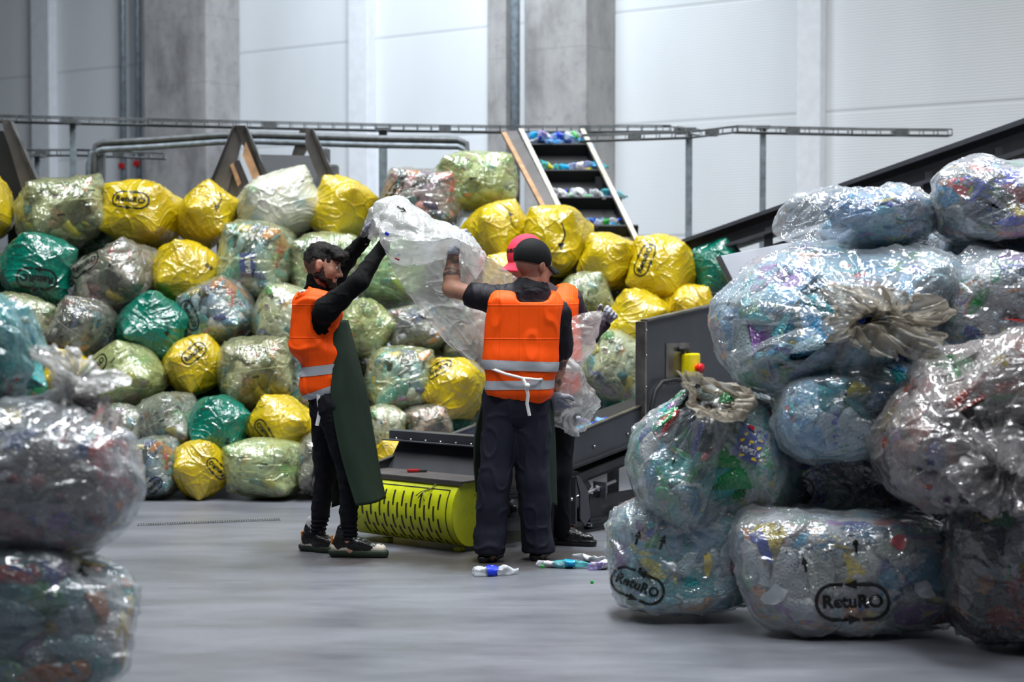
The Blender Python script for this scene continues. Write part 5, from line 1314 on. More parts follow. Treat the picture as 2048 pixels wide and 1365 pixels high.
def put_head(fd, c, M, s_=1.0, grow=0.0, only=None):
    c = A3(c)
    for i, q in enumerate(HEAD):
        if only is not None and i not in only: continue
        if q[0] == 'ell': fd.ell(c + M@np.array(q[1])*s_, np.array(q[2])*s_+grow, M, q[3])
        else: fd.cap(c + M@np.array(q[1])*s_, c + M@np.array(q[2])*s_, q[3]*s_+grow, q[4]*s_+grow, q[5])
    if grow == 0 and only is None:
        for sx in (-1, 1):
            e = c + M@np.array((sx*.031, .099, .004))*s_; fd.ell(e, (.014, .014, .010), M, .008, 'carve')
            e = c + M@np.array((sx*.090, .002, -.004))*s_; fd.ell(e, (.007, .009, .016), M, .005, 'carve')
def hand_chains(w0, d, nrm, thumb, curl=.3, spread=.12, L_=1.0):
    """wrist, direction, palm normal (the way the fingers curl), thumb side; returns (palm capsules, finger capsules)"""
    d = Vector(d).normalized(); nrm = Vector(nrm); nrm = (nrm-d*nrm.dot(d)).normalized(); sd = Vector(thumb); sd = (sd-d*sd.dot(d)-nrm*sd.dot(nrm)).normalized(); w0 = Vector(w0); out = []
    palm = [(w0+d*.01+sd*x*.3, w0+d*.085*L_+sd*x, .017, .0135) for x in (-.032, -.011, .011, .030)]
    for i, (x, ln) in enumerate(((.031, .072), (.011, .082), (-.010, .076), (-.031, .060))):
        p = w0+d*.088*L_+sd*x; ang = curl*(.9+.12*i); dr = (d+sd*spread*(1.5-i)*.7).normalized(); seg = []
        for j, f in enumerate((.45, .32, .23)):
            a = ang*(j+1)*.85; dd = dr*math.cos(a)+nrm*math.sin(a); q = p+dd*ln*f*L_; seg.append((p, q, .0098-.0009*j, .0092-.0009*j)); p = q
        out += seg
    p = w0+d*.025+sd*.028; t1 = p+(d*.6+sd*.75+nrm*.25).normalized()*.042; t2 = t1+(d*.85+sd*.3+nrm*.4).normalized()*.032; t3 = t2+(d*.9+nrm*.5).normalized()*.024
    out += [(p, t1, .015, .0115), (t1, t2, .0112, .0102), (t2, t3, .010, .0088)]; return palm, out
def put_hand(fd, ch, grow=0.0):
    for a, b, ra, rb in ch[0]: fd.cap(a, b, ra+grow, rb+grow, .012)
    for a, b, ra, rb in ch[1]: fd.cap(a, b, ra+grow, rb+grow, .003)
def bounds(pts, m): P = np.array([A3(p) for p in pts]); return P.min(0)-m, P.max(0)+m
def glove(name, ch, wr0, wr1, parent, org):
    pts = [c[0] for c in ch[0]+ch[1]]+[c[1] for c in ch[0]+ch[1]]+[wr0, wr1]; lo, hi = bounds(pts, .04); fd = Field(lo, hi, .0036); put_hand(fd, ch, .0022); fd.cap(wr0, wr1, .034, .031, .01); fd.cap(wr1, ch[0][1][0], .031, .02, .012)
    return obj_from_field(fd, name, 'glove_grey', parent, folds(3, .0015, 60, (1, 1, 1)), None, 1, org)
def eyes(c, M, parent, org, s_=1.0):
    for sx in (-1, 1):
        e = A3(c) + M@np.array((sx*.031, .0805, .004))*s_
        mb = MB(); mb.lathe([(.0115*math.sin(PI*i/8)+.0001, -.0115*math.cos(PI*i/8)) for i in range(9)], 14, Matrix.Translation(Vector(e)-Vector(org))); o = mb.build('eye', 'eye_white', parent)
        pp = e + M@np.array((0, .0095, -.001)); mb = MB(); mb.lathe([(.005*math.sin(PI*i/6)+.0001, -.005*math.cos(PI*i/6)) for i in range(7)], 12, Matrix.Translation(Vector(pp)-Vector(org))); mb.build('iris', 'eye_dark', o)
def ribbon(pts, wd, nrm_fn, name, mat, parent, org, th=.0015):
    """a strap following points, facing outwards by nrm_fn(i)"""
    V = []; F = []; P = [Vector(p) for p in pts]
    for i, p in enumerate(P):
        t = (P[min(i+1, len(P)-1)]-P[max(i-1, 0)]).normalized(); n_ = Vector(nrm_fn(i)).normalized(); s_ = t.cross(n_).normalized()*wd/2
        V += [p+s_-Vector(org), p-s_-Vector(org), p+s_+n_*th-Vector(org), p-s_+n_*th-Vector(org)]
    for i in range(len(P)-1):
        a = 4*i; b = a+4; F += [(a, a+1, b+1, b), (a+2, b+2, b+3, a+3), (a, b, b+2, a+2), (a+1, a+3, b+3, b+1)]
    o = link(name, np_mesh(name, V, F, True), mat, parent); return o
def band_from(o, zf, half, out=.003, name='reflective_strip', keep=None, mat='reflective_silver'):
    """cut a strip out of a garment between two planes and lift it off the cloth; zf = (point, normal)"""
    bm = bmesh.new(); bm.from_mesh(o.data); p, n_ = Vector(zf[0]), Vector(zf[1]).normalized()
    for sg in (1, -1):
        bmesh.ops.bisect_plane(bm, geom=bm.verts[:]+bm.edges[:]+bm.faces[:], plane_co=p+n_*half*sg, plane_no=n_*sg, clear_outer=True)
    if keep is not None: bmesh.ops.delete(bm, geom=[v for v in bm.verts if not keep(v.co)], context='VERTS')
    bm.normal_update()
    for v in bm.verts: v.co += v.normal*out
    me = bpy.data.meshes.new(name); bm.to_mesh(me); bm.free(); me.materials.clear(); me.materials.append(MAT[mat])
    q = link(name, me, parent=o); me.polygons.foreach_set('use_smooth', [True]*len(me.polygons)); return q

# ================================================================== the bearded worker, side on, arms raised
Y1 = 9.45
def person(name, px, Y, label):
    p = atz(px, 573+5120/Y, 0); return empty(name, (at(px, 1100, Y).x, Y, 0), 0, label, 'person', 'workers at the conveyor')
w1 = person('person', 655, Y1, 'bearded bareheaded person in orange vest and green apron holding plastic sheet up with both hands'); O1 = A3(w1.location)
def j1(px, py, dy=0.0): return A3(at(px, py, Y1+dy))
hd1 = j1(645, 531, .0); M1 = mat_from((.955, .06, -.29), (.28, .1, 1)); M1 = mat_from((.96, -.08, -.25), (.27, .05, 1))
neck0, neck1 = j1(632, 596, .02), j1(638, 560, .01)
chest, belly, pelv = j1(640, 650, .0), j1(650, 730, .02), j1(658, 795, .02)
shN, shF = j1(652, 622, -.19), j1(650, 600, .19)
elN, wrN = j1(716, 565, -.22), j1(766, 492, -.10); elF, wrF = j1(692, 520, .20), j1(728, 480, .12)
hipN, hipF = j1(662, 810, -.09), j1(652, 812, .11)
knF, anF = j1(652, 942, .14), j1(634, 1082, .16); knN, anN = j1(700, 945, -.07), j1(697, 1082, -.04)
chN = hand_chains(wrN, A3(at(775, 460, Y1-.05))-wrN, (1, .3, 0), (0, .6, 1), .9); chF = hand_chains(wrF, A3(at(742, 438, Y1+.12))-wrF, (1, -.3, 0), (.2, -.8, .3), .7)
MT1 = mat_from((1, 0, -.08), (.08, 0, 1))      # torso frame: columns right(-Y), forward(+X), up
def torso1(fd, g=0.0):
    fd.ell(chest, (.165+g, .112+g, .19+g), MT1, .05); fd.ell(belly, (.145+g, .10+g, .16+g), MT1, .06); fd.ell(pelv, (.15+g, .108+g, .12+g), MT1, .05)
    fd.cap(shN, shF, .062+g, .062+g, .05)
fd = Field(*bounds([shN, shF, wrN, wrF, hd1, anN, anF, pelv, A3(at(780, 440, Y1))], .16), .0065)
torso1(fd, -.012); fd.cap(neck0, neck1, .062, .056, .03); fd.cap(neck1, hd1-np.array((.02, 0, .03)), .056, .055, .03); put_head(fd, hd1, M1, 1.03)
for a, b, ra, rb in ((shN, elN, .05, .041), (elN, wrN, .040, .027), (shF, elF, .05, .041), (elF, wrF, .040, .027), (hipN, knN, .082, .055), (knN, anN, .052, .036), (hipF, knF, .082, .055), (knF, anF, .052, .036)): fd.cap(a, b, ra, rb, .02)
for an in (anN, anF): fd.cap(an, an+np.array((.02, 0, -.05)), .036, .034, .02); fd.cap(an+np.array((0, 0, -.055)), an+np.array((.15, 0, -.075)), .034, .024, .02)
put_hand(fd, chN); put_hand(fd, chF)
def ear_(c, M, s_=1.0):
    e = [c + M@np.array((sx*.08, -.004, -.008)) for sx in (-1, 1)]
    return lambda V: np.clip(1.3-np.minimum(np.linalg.norm(V-e[0], axis=1), np.linalg.norm(V-e[1], axis=1))/.028, 0, .4)
obj_from_field(fd, 'body', 'skin', w1, None, {'blush': ear_(hd1, M1), 'shave': lambda V: np.clip(((V-hd1)@M1[:, 2] < .02)*((V-hd1)@M1[:, 1] < -.02)*((V-hd1)@M1[:, 2] > -.115)*.8, 0, 1)}, 2, O1)
eyes(hd1, M1, w1, O1, 1.03)
# hair: short sides, high wavy top
fd = Field(hd1-.17, hd1+.19, .004)
fd.ell(hd1+M1@np.array((0, -.014, .034)), (.080, .100, .088), M1, .01); 
for i in range(9): x = -.05+i*.0125; fd.cap(hd1+M1@np.array((x, .06, .095-abs(x)*.3)), hd1+M1@np.array((x*1.05, .106-abs(x)*.5, .062+.008*math.sin(i*2.1))), .022, .014, .012)
for i in range(26):
    rr = random.Random(i); th = rr.uniform(-.9, .9); q = np.array((.052*math.sin(th*1.6), .085-.16*rr.random()**1.2, .088+.022*rr.random()-.03*abs(th))); fd.cap(hd1+M1@q, hd1+M1@(q+np.array((.02*rr.uniform(-1, 1), .035, .004))), .021, .015, .012)
fd.box(hd1+M1@np.array((0, .10, -.05)), (.12, .048, .085), M1, .02, .012, 'carve'); fd.box(hd1+M1@np.array((0, .03, -.115)), (.12, .09, .10), M1, .02, .012, 'carve'); fd.box(hd1+M1@np.array((0, -.05, -.125)), (.12, .12, .07), M1, .01, .012, 'carve')
for sx in (-1, 1): fd.ell(hd1+M1@np.array((sx*.085, -.002, -.012)), (.02, .026, .038), M1, .006, 'carve')
obj_from_field(fd, 'hair', 'hair_dark', w1, lambda V: .004*vnoise(V, 55, 4, 2), None, 1, O1)
fd = Field(hd1-.17, hd1+.17, .004); put_head(fd, hd1, M1, 1.03, .0055, (2, 3, 4)); fd.ell(hd1+M1@np.array((0, .045, -.07)), (.058, .045, .036), M1, .01)
for sx in (-1, 1): fd.cap(hd1+M1@np.array((sx*.064, .012, -.01)), hd1+M1@np.array((sx*.056, .03, -.07)), .012, .018, .012)
fd.cap(hd1+M1@np.array((-.024, .093, -.048)), hd1+M1@np.array((.024, .093, -.048)), .006, .006, .004)
for sx in (-1, 1): fd.ell(hd1+M1@np.array((sx*.035, .085, -.025)), (.026, .03, .024), M1, .008, 'carve')
fd.ell(hd1+M1@np.array((0, .1, -.064)), (.02, .016, .010), M1, .004, 'carve')
obj_from_field(fd, 'beard', 'beard_dark', w1, lambda V: .002*vnoise(V, 90, 6, 2), None, 1, O1)
for sx in (-1, 1):
    mb = MB(); mb.tube([Vector(hd1+M1@np.array((sx*x, .089-abs(x-.03)*.3, .026+z))-O1) for x, z in ((.014, -.001), (.03, .004), (.046, -.002))], [.004, .005, .003], 8); mb.build('eyebrow', 'hair_dark', w1)
# black roll-neck pullover
fd = Field(*bounds([shN, shF, wrN, wrF, pelv, neck1], .16), .0065); torso1(fd, .004); fd.cap(neck0, neck1+np.array((-.004, 0, .002)), .078, .066, .03)
for a, b, ra, rb in ((shN, elN, .066, .053), (elN, wrN, .053, .037), (shF, elF, .066, .053), (elF, wrF, .053, .037)): fd.cap(a, b, ra, rb, .03)
fd.cut(pelv+np.array((0, 0, -.06)), (0, 0, -1)); fd.cap(wrN, wrN+(wrN-elN)*.3, .05, .05, 0, 'carve') if False else None
obj_from_field(fd, 'pullover', 'black_knit', w1, folds(7, .006, 12, (1, 1, 1)), None, 1, O1)
# tight black trousers
fd = Field(*bounds([pelv, hipN, anN, anF, knN], .17), .0065); fd.ell(pelv, (.158, .117, .13), MT1, .04)
for a, b, ra, rb in ((hipN, knN, .094, .066), (knN, anN+np.array((0, 0, .03)), .062, .046), (hipF, knF, .094, .066), (knF, anF+np.array((0, 0, .03)), .062, .046)): fd.cap(a, b, ra, rb, .03)
fd.cut(pelv+np.array((0, 0, .05)), (0, 0, 1))
def cuffs(V): z = V[:, 2]; return folds(11, .006, 13, (1, 1, 1.4))(V) + np.where(z < .2, .004*np.sin(z*260), 0)
obj_from_field(fd, 'trousers', 'black_trousers', w1, cuffs, None, 1, O1)
# orange tabard
def vest1():
    fd = Field(*bounds([shN, shF, pelv, neck0], .24), .006); tilt = mat_from((1, 0, -.12), (.12, 0, 1))
    fd.box(j1(632, 650, 0), (.185, .128, .20), tilt, .09, .05); fd.box(j1(648, 740, .01), (.17, .115, .17), tilt, .085, .05); fd.cap(j1(626, 604, -.10), j1(626, 604, .10), .075, .075, .05)
    fd.cut(j1(650, 812, 0), (.35, 0, -1)); 
    fd.ell(j1(664, 655, -.20), (.062, .11, .165), mat_from((1, 0, .55), (-.55, 0, 1)), .015, 'carve'); fd.ell(j1(660, 640, .25), (.1, .1, .15), None, .015, 'carve'); fd.cap(shN+np.array((.02, -.03, .0)), elN, .075, .09, .015, 'carve'); fd.cap(shF+np.array((.02, .03, 0)), elF, .075, .09, .015, 'carve')
    fd.cap(neck0+np.array((.03, 0, .015)), neck1+np.array((.03, 0, .1)), .135, .13, .015, 'carve'); fd.cap(j1(598, 640, -.12), j1(612, 596, -.10), .022, .06, .01, 'carve')
    return obj_from_field(fd, 'hi_vis_vest', 'hi_vis_orange', w1, folds(21, .010, 6, (1, 1, .8)), None, 1, O1)
v1 = vest1()
band_from(v1, (j1(650, 738, 0)-O1, (-.12, 0, 1)), .026, name='reflective_strip'); band_from(v1, (j1(650, 782, 0)-O1, (-.35, 0, 1)), .018)
ribbon([j1(px, py, dy) for px, py, dy in ((599, 586, .03), (606, 582, -.05), (618, 584, -.10), (630, 592, -.13), (640, 604, -.16))], .016, lambda i: (-.3, -1, .5), 'neck_strap', 'white_strap', w1, O1, .004)
ribbon([j1(px, py, -.15) for px, py in ((636, 780), (637, 800), (640, 822), (634, 852))], .02, lambda i: (0, -1, 0), 'apron_tie', 'white_strap', w1, O1, .003)
# apron of stiff dark green cloth hanging from the chest
def sheet_obj(rows, name, mat, parent, org, nu=26, nv=40, th=.004, rip=.006, seed=1, attr=None, sub=None):
    """rows: list of rows of 3-D control points (same count); smooth surface through them, given a thickness"""
    A = np.array([[A3(p) for p in r] for r in rows])
    def interp(arr, n):
        m = arr.shape[0]; t = np.linspace(0, m-1, n); i = np.minimum(t.astype(int), m-2); f = (t-i)[:, None, None]; g = lambda k: arr[np.clip(k, 0, m-1)]
        p0, p1, p2, p3 = g(i-1), g(i), g(i+1), g(i+2); return .5*((2*p1)+(-p0+p2)*f+(2*p0-5*p1+4*p2-p3)*f*f+(-p0+3*p1-3*p2+p3)*f**3)
    S = interp(A, nv); S = interp(S.transpose(1, 0, 2), nu).transpose(1, 0, 2); V = S.reshape(-1, 3); F = np.array([(r*nu+c, r*nu+c+1, (r+1)*nu+c+1, (r+1)*nu+c) for r in range(nv-1) for c in range(nu-1)])
    N = vnormals(V, F); N /= np.linalg.norm(N, axis=1)[:, None]+1e-9
    if callable(rip): V = V + N*rip(V)[:, None]
    else: V = V+N*(rip*vnoise(V*np.array((1, 1, .4)), 9, seed, 2))[:, None]
    me = np_mesh(name, V-np.array(org), F)
    o = link(name, me, mat, parent)
    if th: md = o.modifiers.new('t', 'SOLIDIFY'); md.thickness = th; md.offset = 0
    return o
P = lambda px, py, dy: at(px, py, Y1+dy)
sheet_obj([[P(668, 640, -.12), P(688, 640, -.05), P(694, 640, .10)], [P(665, 740, -.15), P(690, 740, -.12), P(722, 740, .08)], [P(662, 800, -.17), P(695, 800, -.15), P(736, 800, .05)], [P(680, 905, -.19), P(712, 905, -.16), P(754, 900, .05)], [P(712, 1013, -.19), P(745, 1008, -.14), P(773, 997, .08)]],
          'apron', 'apron_green', w1, O1, 22, 40, .004, .006, 5)
sheet_obj([[P(690, 760, .16), P(672, 760, .20)], [P(684, 900, .18), P(668, 900, .22)], [P(682, 1010, .18), P(664, 1016, .22)]], 'apron_far_flap', 'apron_green', w1, O1, 8, 20, .004, .004, 6)
glove('glove', chN, wrN+(elN-wrN)*.16, wrN, w1, O1); glove('glove', chF, wrF+(elF-wrF)*.22, wrF, w1, O1)
# sneakers
def sneaker(an, fwd, parent, org, sz=1.0, style=0):
    f = Vector(fwd).normalized(); M = Matrix(((f.x, -f.y, 0, 0), (f.y, f.x, 0, 0), (0, 0, 1, 0), (0, 0, 0, 1))); base = Vector((an[0], an[1], 0))-Vector(org); T = Matrix.Translation(base) @ M
    root = empty('shoe', base, 0); root.parent = parent; root.empty_display_size = .05
    Mi = np.array(M.to_3x3())
    def W(x, y, z): return A3(an)*np.array((1, 1, 0)) + Mi@np.array((x*sz, y*sz, z*sz))
    def fo(build, nm, mt, d=None, h=.004):
        fd = Field(W(0, 0, 0)-.26, W(0, 0, 0)+np.array((.26, .26, .24)), h); build(fd); o = obj_from_field(fd, nm, mt, root, d, None, 1, np.array(org)+np.array(base[:])); return o
    def sole(fd):
        fd.cap(W(-.055, 0, .026), W(.06, 0, .024), .036, .034, .01); fd.cap(W(.05, 0, .022), W(.165, -.004, .020), .036, .034, .02); fd.cut((0, 0, .034*sz), (0, 0, 1)); fd.cut((0, 0, .001), (0, 0, -1))
    fo(sole, 'sole', 'sole_green' if style == 0 else 'shoe_black', None)
    def upper(fd):
        fd.cap(W(-.035, 0, .05), W(.05, 0, .055), .036, .036, .02); fd.cap(W(.05, 0, .05), W(.155, -.003, .040), .036, .026, .03); fd.cap(W(-.03, 0, .06), W(-.015, 0, .125), .036, .037, .03); fd.cap(W(.02, 0, .075), W(.08, 0, .055), .034, .028, .03)
        fd.cut((0, 0, .028*sz), (0, 0, -1)); fd.cap(W(-.01, 0, .12), W(-.005, 0, .2), .03, .034, .005, 'carve')
    fo(upper, 'upper', 'shoe_black', folds(31, .002, 40, (1, 1, 1)))
    if style == 0:
        def toe(fd): fd.cap(W(.12, 0, .04), W(.157, -.003, .038), .032, .0285, .01); fd.cut((0, 0, .03*sz), (0, 0, -1)); fd.cut(W(.112, 0, 0), -Mi@np.array((1, 0, .35)))
        fo(toe, 'toe_cap', 'shoe_cream')
        def heel(fd): fd.cap(W(-.04, 0, .045), W(.012, 0, .045), .040, .0385, .01); fd.cut((0, 0, .062*sz), (0, 0, 1)); fd.cut((0, 0, .03*sz), (0, 0, -1)); fd.cut(W(.03, 0, 0), Mi@np.array((1, 0, .5)))
        fo(heel, 'heel_panel', 'shoe_cream')
        MB().box((-.068*sz, 0, .075*sz), (.010, .022, .06), M, bevel=.004).build('pull_tab', 'shoe_orange', root)
        lc = MB()
        for i in range(5): x = .03+i*.018; z = .108-.011*i; lc.tube([M@Vector((x*sz, -.022, z*sz-.006)), M@Vector(((x+.006)*sz, 0, z*sz)), M@Vector((x*sz, .022, z*sz-.006))], .0032, 6)
        lc.build('laces', 'lace_green', root)
        def sock(fd): fd.cap(W(-.008, 0, .11), W(-.004, 0, .16), .034, .034, .0)
        fo(sock, 'sock', 'sock_grey')
    return root
sneaker(anN+np.array((-.01, 0, 0)), (1, -.05), w1, O1, 1.22); sneaker(anF+np.array((-.02, 0, 0)), (1, -.5), w1, O1, 1.08)

# ================================================================== the middle worker, seen from behind, tattooed arm raised
Y2 = 9.2
w2 = person('person', 1030, Y2, 'person in black cap and orange vest seen from behind with raised tattooed forearm'); O2 = A3(w2.location)
def j2(px, py, dy=0.0): return A3(at(px, py, Y2+dy))
hd2 = j2(1068, 532, .0); M2 = mat_from((.80, .60, -.10))
neck0, neck1 = j2(1062, 588, .0), j2(1066, 560, .0)
chest, belly, pelv = j2(1050, 655, .0), j2(1040, 735, .0), j2(1032, 795, .01)
shL, shR = j2(988, 600, .0), j2(1115, 628, .02); elL, wrL = j2(902, 578, .05), j2(907, 502, .10); elR, wrR = j2(1122, 712, .08), j2(1108, 790, .16)
hipL, hipR = j2(1003, 812, .02), j2(1062, 812, .02); knL, anL = j2(990, 955, .03), j2(978, 1092, .05); knR, anR = j2(1066, 955, .06), j2(1076, 1092, .12)
chL = hand_chains(wrL, A3(at(913, 455, Y2+.12))-wrL, (.5, .8, 0), (1, 0, 0), .8); chR = hand_chains(wrR, A3(at(1124, 818, Y2+.22))-wrR, (.35, .55, -.55), (.2, .9, .2), .55, .25)
MT2 = mat_from((-.12, 1, 0), (-.10, 0, 1))
MT2 = mat_from((.1, 1, 0), (.09, 0, 1))
def torso2(fd, g=0.0):
    fd.ell(chest, (.178+g, .118+g, .19+g), MT2, .05); fd.ell(belly, (.16+g, .115+g, .16+g), MT2, .06); fd.ell(pelv, (.165+g, .118+g, .13+g), MT2, .05); fd.cap(shL, shR, .062+g, .062+g, .06); fd.cap(neck0, (shL+neck0)/2, .07+g, .06+g, .05); fd.cap(neck0, (shR+neck0)/2, .07+g, .06+g, .05)
fd = Field(*bounds([shL, shR, wrL, wrR, hd2, anL, anR, elL, A3(at(915, 450, Y2))], .16), .0065)
torso2(fd, -.012); fd.cap(neck0, neck1, .064, .058, .03); fd.cap(neck1, hd2-np.array((0, 0, .02)), .060, .060, .03); put_head(fd, hd2, M2, 1.04)
for a, b, ra, rb in ((shL, elL, .052, .044), (elL, elL+(wrL-elL)*.35, .045, .044), (elL+(wrL-elL)*.35, wrL, .044, .029), (shR, elR, .052, .042), (elR, wrR, .042, .028), (hipL, knL, .085, .058), (knL, anL, .055, .038), (hipR, knR, .085, .058), (knR, anR, .055, .038)): fd.cap(a, b, ra, rb, .02)
put_hand(fd, chL); put_hand(fd, chR)
for an in (anL, anR): fd.cap(an, an+np.array((0, .02, -.05)), .036, .034, .02); fd.cap(an+np.array((0, 0, -.055)), an+np.array((.02, .14, -.07)), .032, .024, .02)
def ink2(V):
    out = np.zeros(len(V))
    for e, wv_, bands in ((elL, wrL, True), (elR, wrR, False)):
        ab = wv_-e; t = ((V-e)@ab)/(ab@ab); r = np.linalg.norm(V-e-t[:, None]*ab, axis=1); on = (r < .06) & (t > -.05) & (t < 1.02)
        if bands:
            tt = t + .03*vnoise(V, 30, 3, 1); b_ = ((tt > .30) & (tt < .40)) | ((tt > .43) & (tt < .50)); out = np.maximum(out, on*b_*.85)
            m = on & (t > .55); out = np.maximum(out, m*np.clip(vnoise(V, 45, 8, 2)*2.2+.45, 0, .9))
        else: out = np.maximum(out, on*np.clip(vnoise(V, 40, 9, 2)*2+.5, 0, .85))
    return out
obj_from_field(fd, 'body', 'skin', w2, None, {'ink': ink2, 'blush': ear_(hd2, M2), 'shave': lambda V: np.clip((((V-hd2)@M2[:, 1] < .0)*((V-hd2)@M2[:, 2] > -.065)*((V-hd2)@M2[:, 2] < .06)*.55), 0, 1)}, 2, O2)
eyes(hd2, M2, w2, O2, 1.04)
def ballcap(c, M, mat, parent, org, text=None, s_=1.0, billdir=(0, 1, 0), pitch=0.0):
    fd = Field(c-.17, c+np.array((.19, .19, .2)), .004); fd.ell(c+M@np.array((0, -.012, .034))*s_, (.085*s_, .106*s_, .096*s_), M, .01); fd.ell(c+M@np.array((0, -.02, .06))*s_, (.078*s_, .094*s_, .082*s_), M, .02)
    n_ = M@np.array((0, -.12, -1)); fd.cut(c+M@np.array((0, 0, .002))*s_, n_)
    o = obj_from_field(fd, 'cap', mat, parent, None, None, 2, org)
    V = []; F = []; nu, nv = 15, 8
    for i in range(nu):
        th = (i/(nu-1)-.5)*2.3
        for k in range(nv):
            r = k/(nv-1); x = .078*math.sin(th)*(1+.06*r); y = .088*math.cos(th)*.9 + .072*r*math.cos(th*.75); z = .018 - .03*r - .028*(math.sin(th)**2)*(.6+.6*r); V.append(c+M@(np.array((x, y, z))*s_)-np.array(org))
    F = [(i*nv+k, i*nv+k+1, (i+1)*nv+k+1, (i+1)*nv+k) for i in range(nu-1) for k in range(nv-1)]
    b = link('bill', np_mesh('bill', V, F), mat, o); md = b.modifiers.new('t', 'SOLIDIFY'); md.thickness = .005; md.offset = 0
    mb = MB(); mb.lathe([(.0001, .006), (.007, .004), (.009, 0)], 12, Matrix.Translation(Vector(c+M@np.array((0, -.012, .131))*s_-np.array(org)))); mb.build('top_button', mat, o)
    return o
c2 = ballcap(hd2, M2, 'cap_black', w2, O2, s_=1.04)
mb = MB(); pts = [Vector(hd2+M2@np.array((x, -.112+abs(x)*.35, .030))-O2) for x in (-.05, -.03, 0, .03, .05)]; mb.tube(pts, .007, 8); mb.build('back_strap', 'cap_black', c2)
# polo shirt with short sleeves and collar
fd = Field(*bounds([shL, shR, pelv, elR, elL, neck1], .16), .0065); torso2(fd, .006); fd.cap(neck0, neck0+np.array((0, 0, .025)), .083, .078, .03)
slL = shL+(elL-shL)*.42; slR = shR+(elR-shR)*.85
fd.cap(shL, slL, .074, .074, .03); fd.cap(shR, slR, .076, .066, .03)
d_ = (elL-shL)/np.linalg.norm(elL-shL)
fd.cut(pelv+np.array((0, 0, -.05)), (0, 0, -1))
obj_from_field(fd, 'polo_shirt', 'polo_black', w2, folds(17, .007, 9, (1, 1, 1)), None, 1, O2)
fd = Field(neck0-.16, neck0+.16, .005); fd.cap(neck0+np.array((0, -.006, .005)), neck0+np.array((0, .0, .035)), .090, .074, .0); fd.cap(neck0+np.array((0, 0, .0)), neck0+np.array((0, 0, .1)), .062, .066, .0, 'carve'); fd.cut(neck0+np.array((0, 0, .04)), (0, .1, 1)); fd.cut(neck0+np.array((0, 0, -.03)), (0, 0, -1))
obj_from_field(fd, 'collar', 'polo_black', w2, folds(19, .003, 14, (1, 1, 1)), None, 1, O2)
# wide dark trousers
fd = Field(*bounds([pelv, hipL, hipR, anL, anR], .19), .0065); fd.ell(pelv+np.array((0, 0, -.01)), (.18, .13, .14), MT2, .05)
for a, b, ra, rb in ((hipL, knL, .104, .090), (knL, anL+np.array((0, 0, -.02)), .088, .082), (hipR, knR, .104, .090), (knR, anR+np.array((0, 0, -.02)), .088, .082)): fd.cap(a, b, ra, rb, .03)
fd.cut(pelv+np.array((0, 0, .07)), (0, 0, 1)); fd.cut((0, 0, .045), (0, 0, -1))
def tro2(V): z = V[:, 2]; return folds(23, .010, 8, (1, 1, .7))(V) + np.clip((.3-z)/.15, 0, 1)*.010*vnoise(V*np.array((1, 1, 2.0)), 7, 77, 1)
obj_from_field(fd, 'trousers', 'navy_trousers', w2, tro2, None, 1, O2)
def vest2():
    fd = Field(*bounds([j2(985, 580), j2(1120, 580), j2(1040, 820)], .24), .006); tl = mat_from((.1, 1, 0), (.06, 0, 1))
    fd.box(j2(1046, 668, 0), (.198, .145, .22), tl, .07, .05); fd.box(j2(1042, 748, .0), (.178, .142, .15), tl, .07, .05); fd.cap(j2(1000, 604, 0), j2(1095, 612, 0), .085, .082, .04)
    fd.cut(j2(1040, 803, 0), (-.22, 0, -1)); fd.cut(j2(1105, 800, 0), (1.0, 0, -.35))
    fd.cap(shL+np.array((-.01, 0, -.02)), shL+np.array((-.3, 0, -.03)), .080, .11, .012, 'carve'); fd.ell(j2(966, 668, 0), (.05, .13, .12), None, .012, 'carve') if False else None
    fd.ell(j2(1135, 668, .04), (.068, .17, .155), None, .012, 'carve'); fd.cap(neck0+np.array((.012, -.04, .02)), neck0+np.array((0, -.01, .2)), .098, .12, .012, 'carve'); fd.box(neck0+np.array((.012, -.11, .02)), (.088, .09, .062), None, .03, .012, 'carve')
    return obj_from_field(fd, 'hi_vis_vest', 'hi_vis_orange', w2, folds(27, .008, 6.0, (1, 1, .5)), None, 1, O2)
v2 = vest2()
band_from(v2, (j2(1045, 730, 0)-O2, (.03, 0, 1)), .026); band_from(v2, (j2(1045, 768, 0)-O2, (-.02, 0, 1)), .024)
ribbon([j2(px, py, dy) for px, py, dy in ((980, 730, -.02), (984, 738, -.13), (1010, 748, -.17), (1045, 757, -.18), (1075, 760, -.175), (1098, 758, -.12), (1102, 757, -.02))], .015, lambda i: (0, -1, .1), 'apron_strap', 'white_strap', w2, O2, .004)
ribbon([j2(px, py, dy) for px, py, dy in ((1046, 758, -.185), (1052, 772, -.195), (1056, 790, -.19), (1054, 808, -.185), (1059, 832, -.18))], .018, lambda i: (0, -1, 0), 'apron_tie', 'white_strap', w2, O2, .003)
mb = MB(); mb.lathe([(.001, -.016), (.012, -.008), (.014, .004), (.006, .014)], 10, Matrix.Translation(Vector(j2(1055, 772, -.2)-O2))); mb.build('bow_knot', 'white_strap', w2)
P = lambda px, py, dy: at(px, py, Y2+dy)
sheet_obj([[P(985, 700, .02), P(984, 705, .14), P(992, 705, .24)], [P(972, 780, .03), P(970, 785, .16), P(985, 790, .26)], [P(956, 850, .04), P(954, 860, .18), P(975, 870, .3)], [P(950, 920, .05), P(949, 930, .2), P(965, 930, .3)], [P(955, 985, .08), P(953, 985, .22), P(968, 985, .3)]], 'apron', 'apron_green', w2, O2, 14, 34, .004, .006, 8)
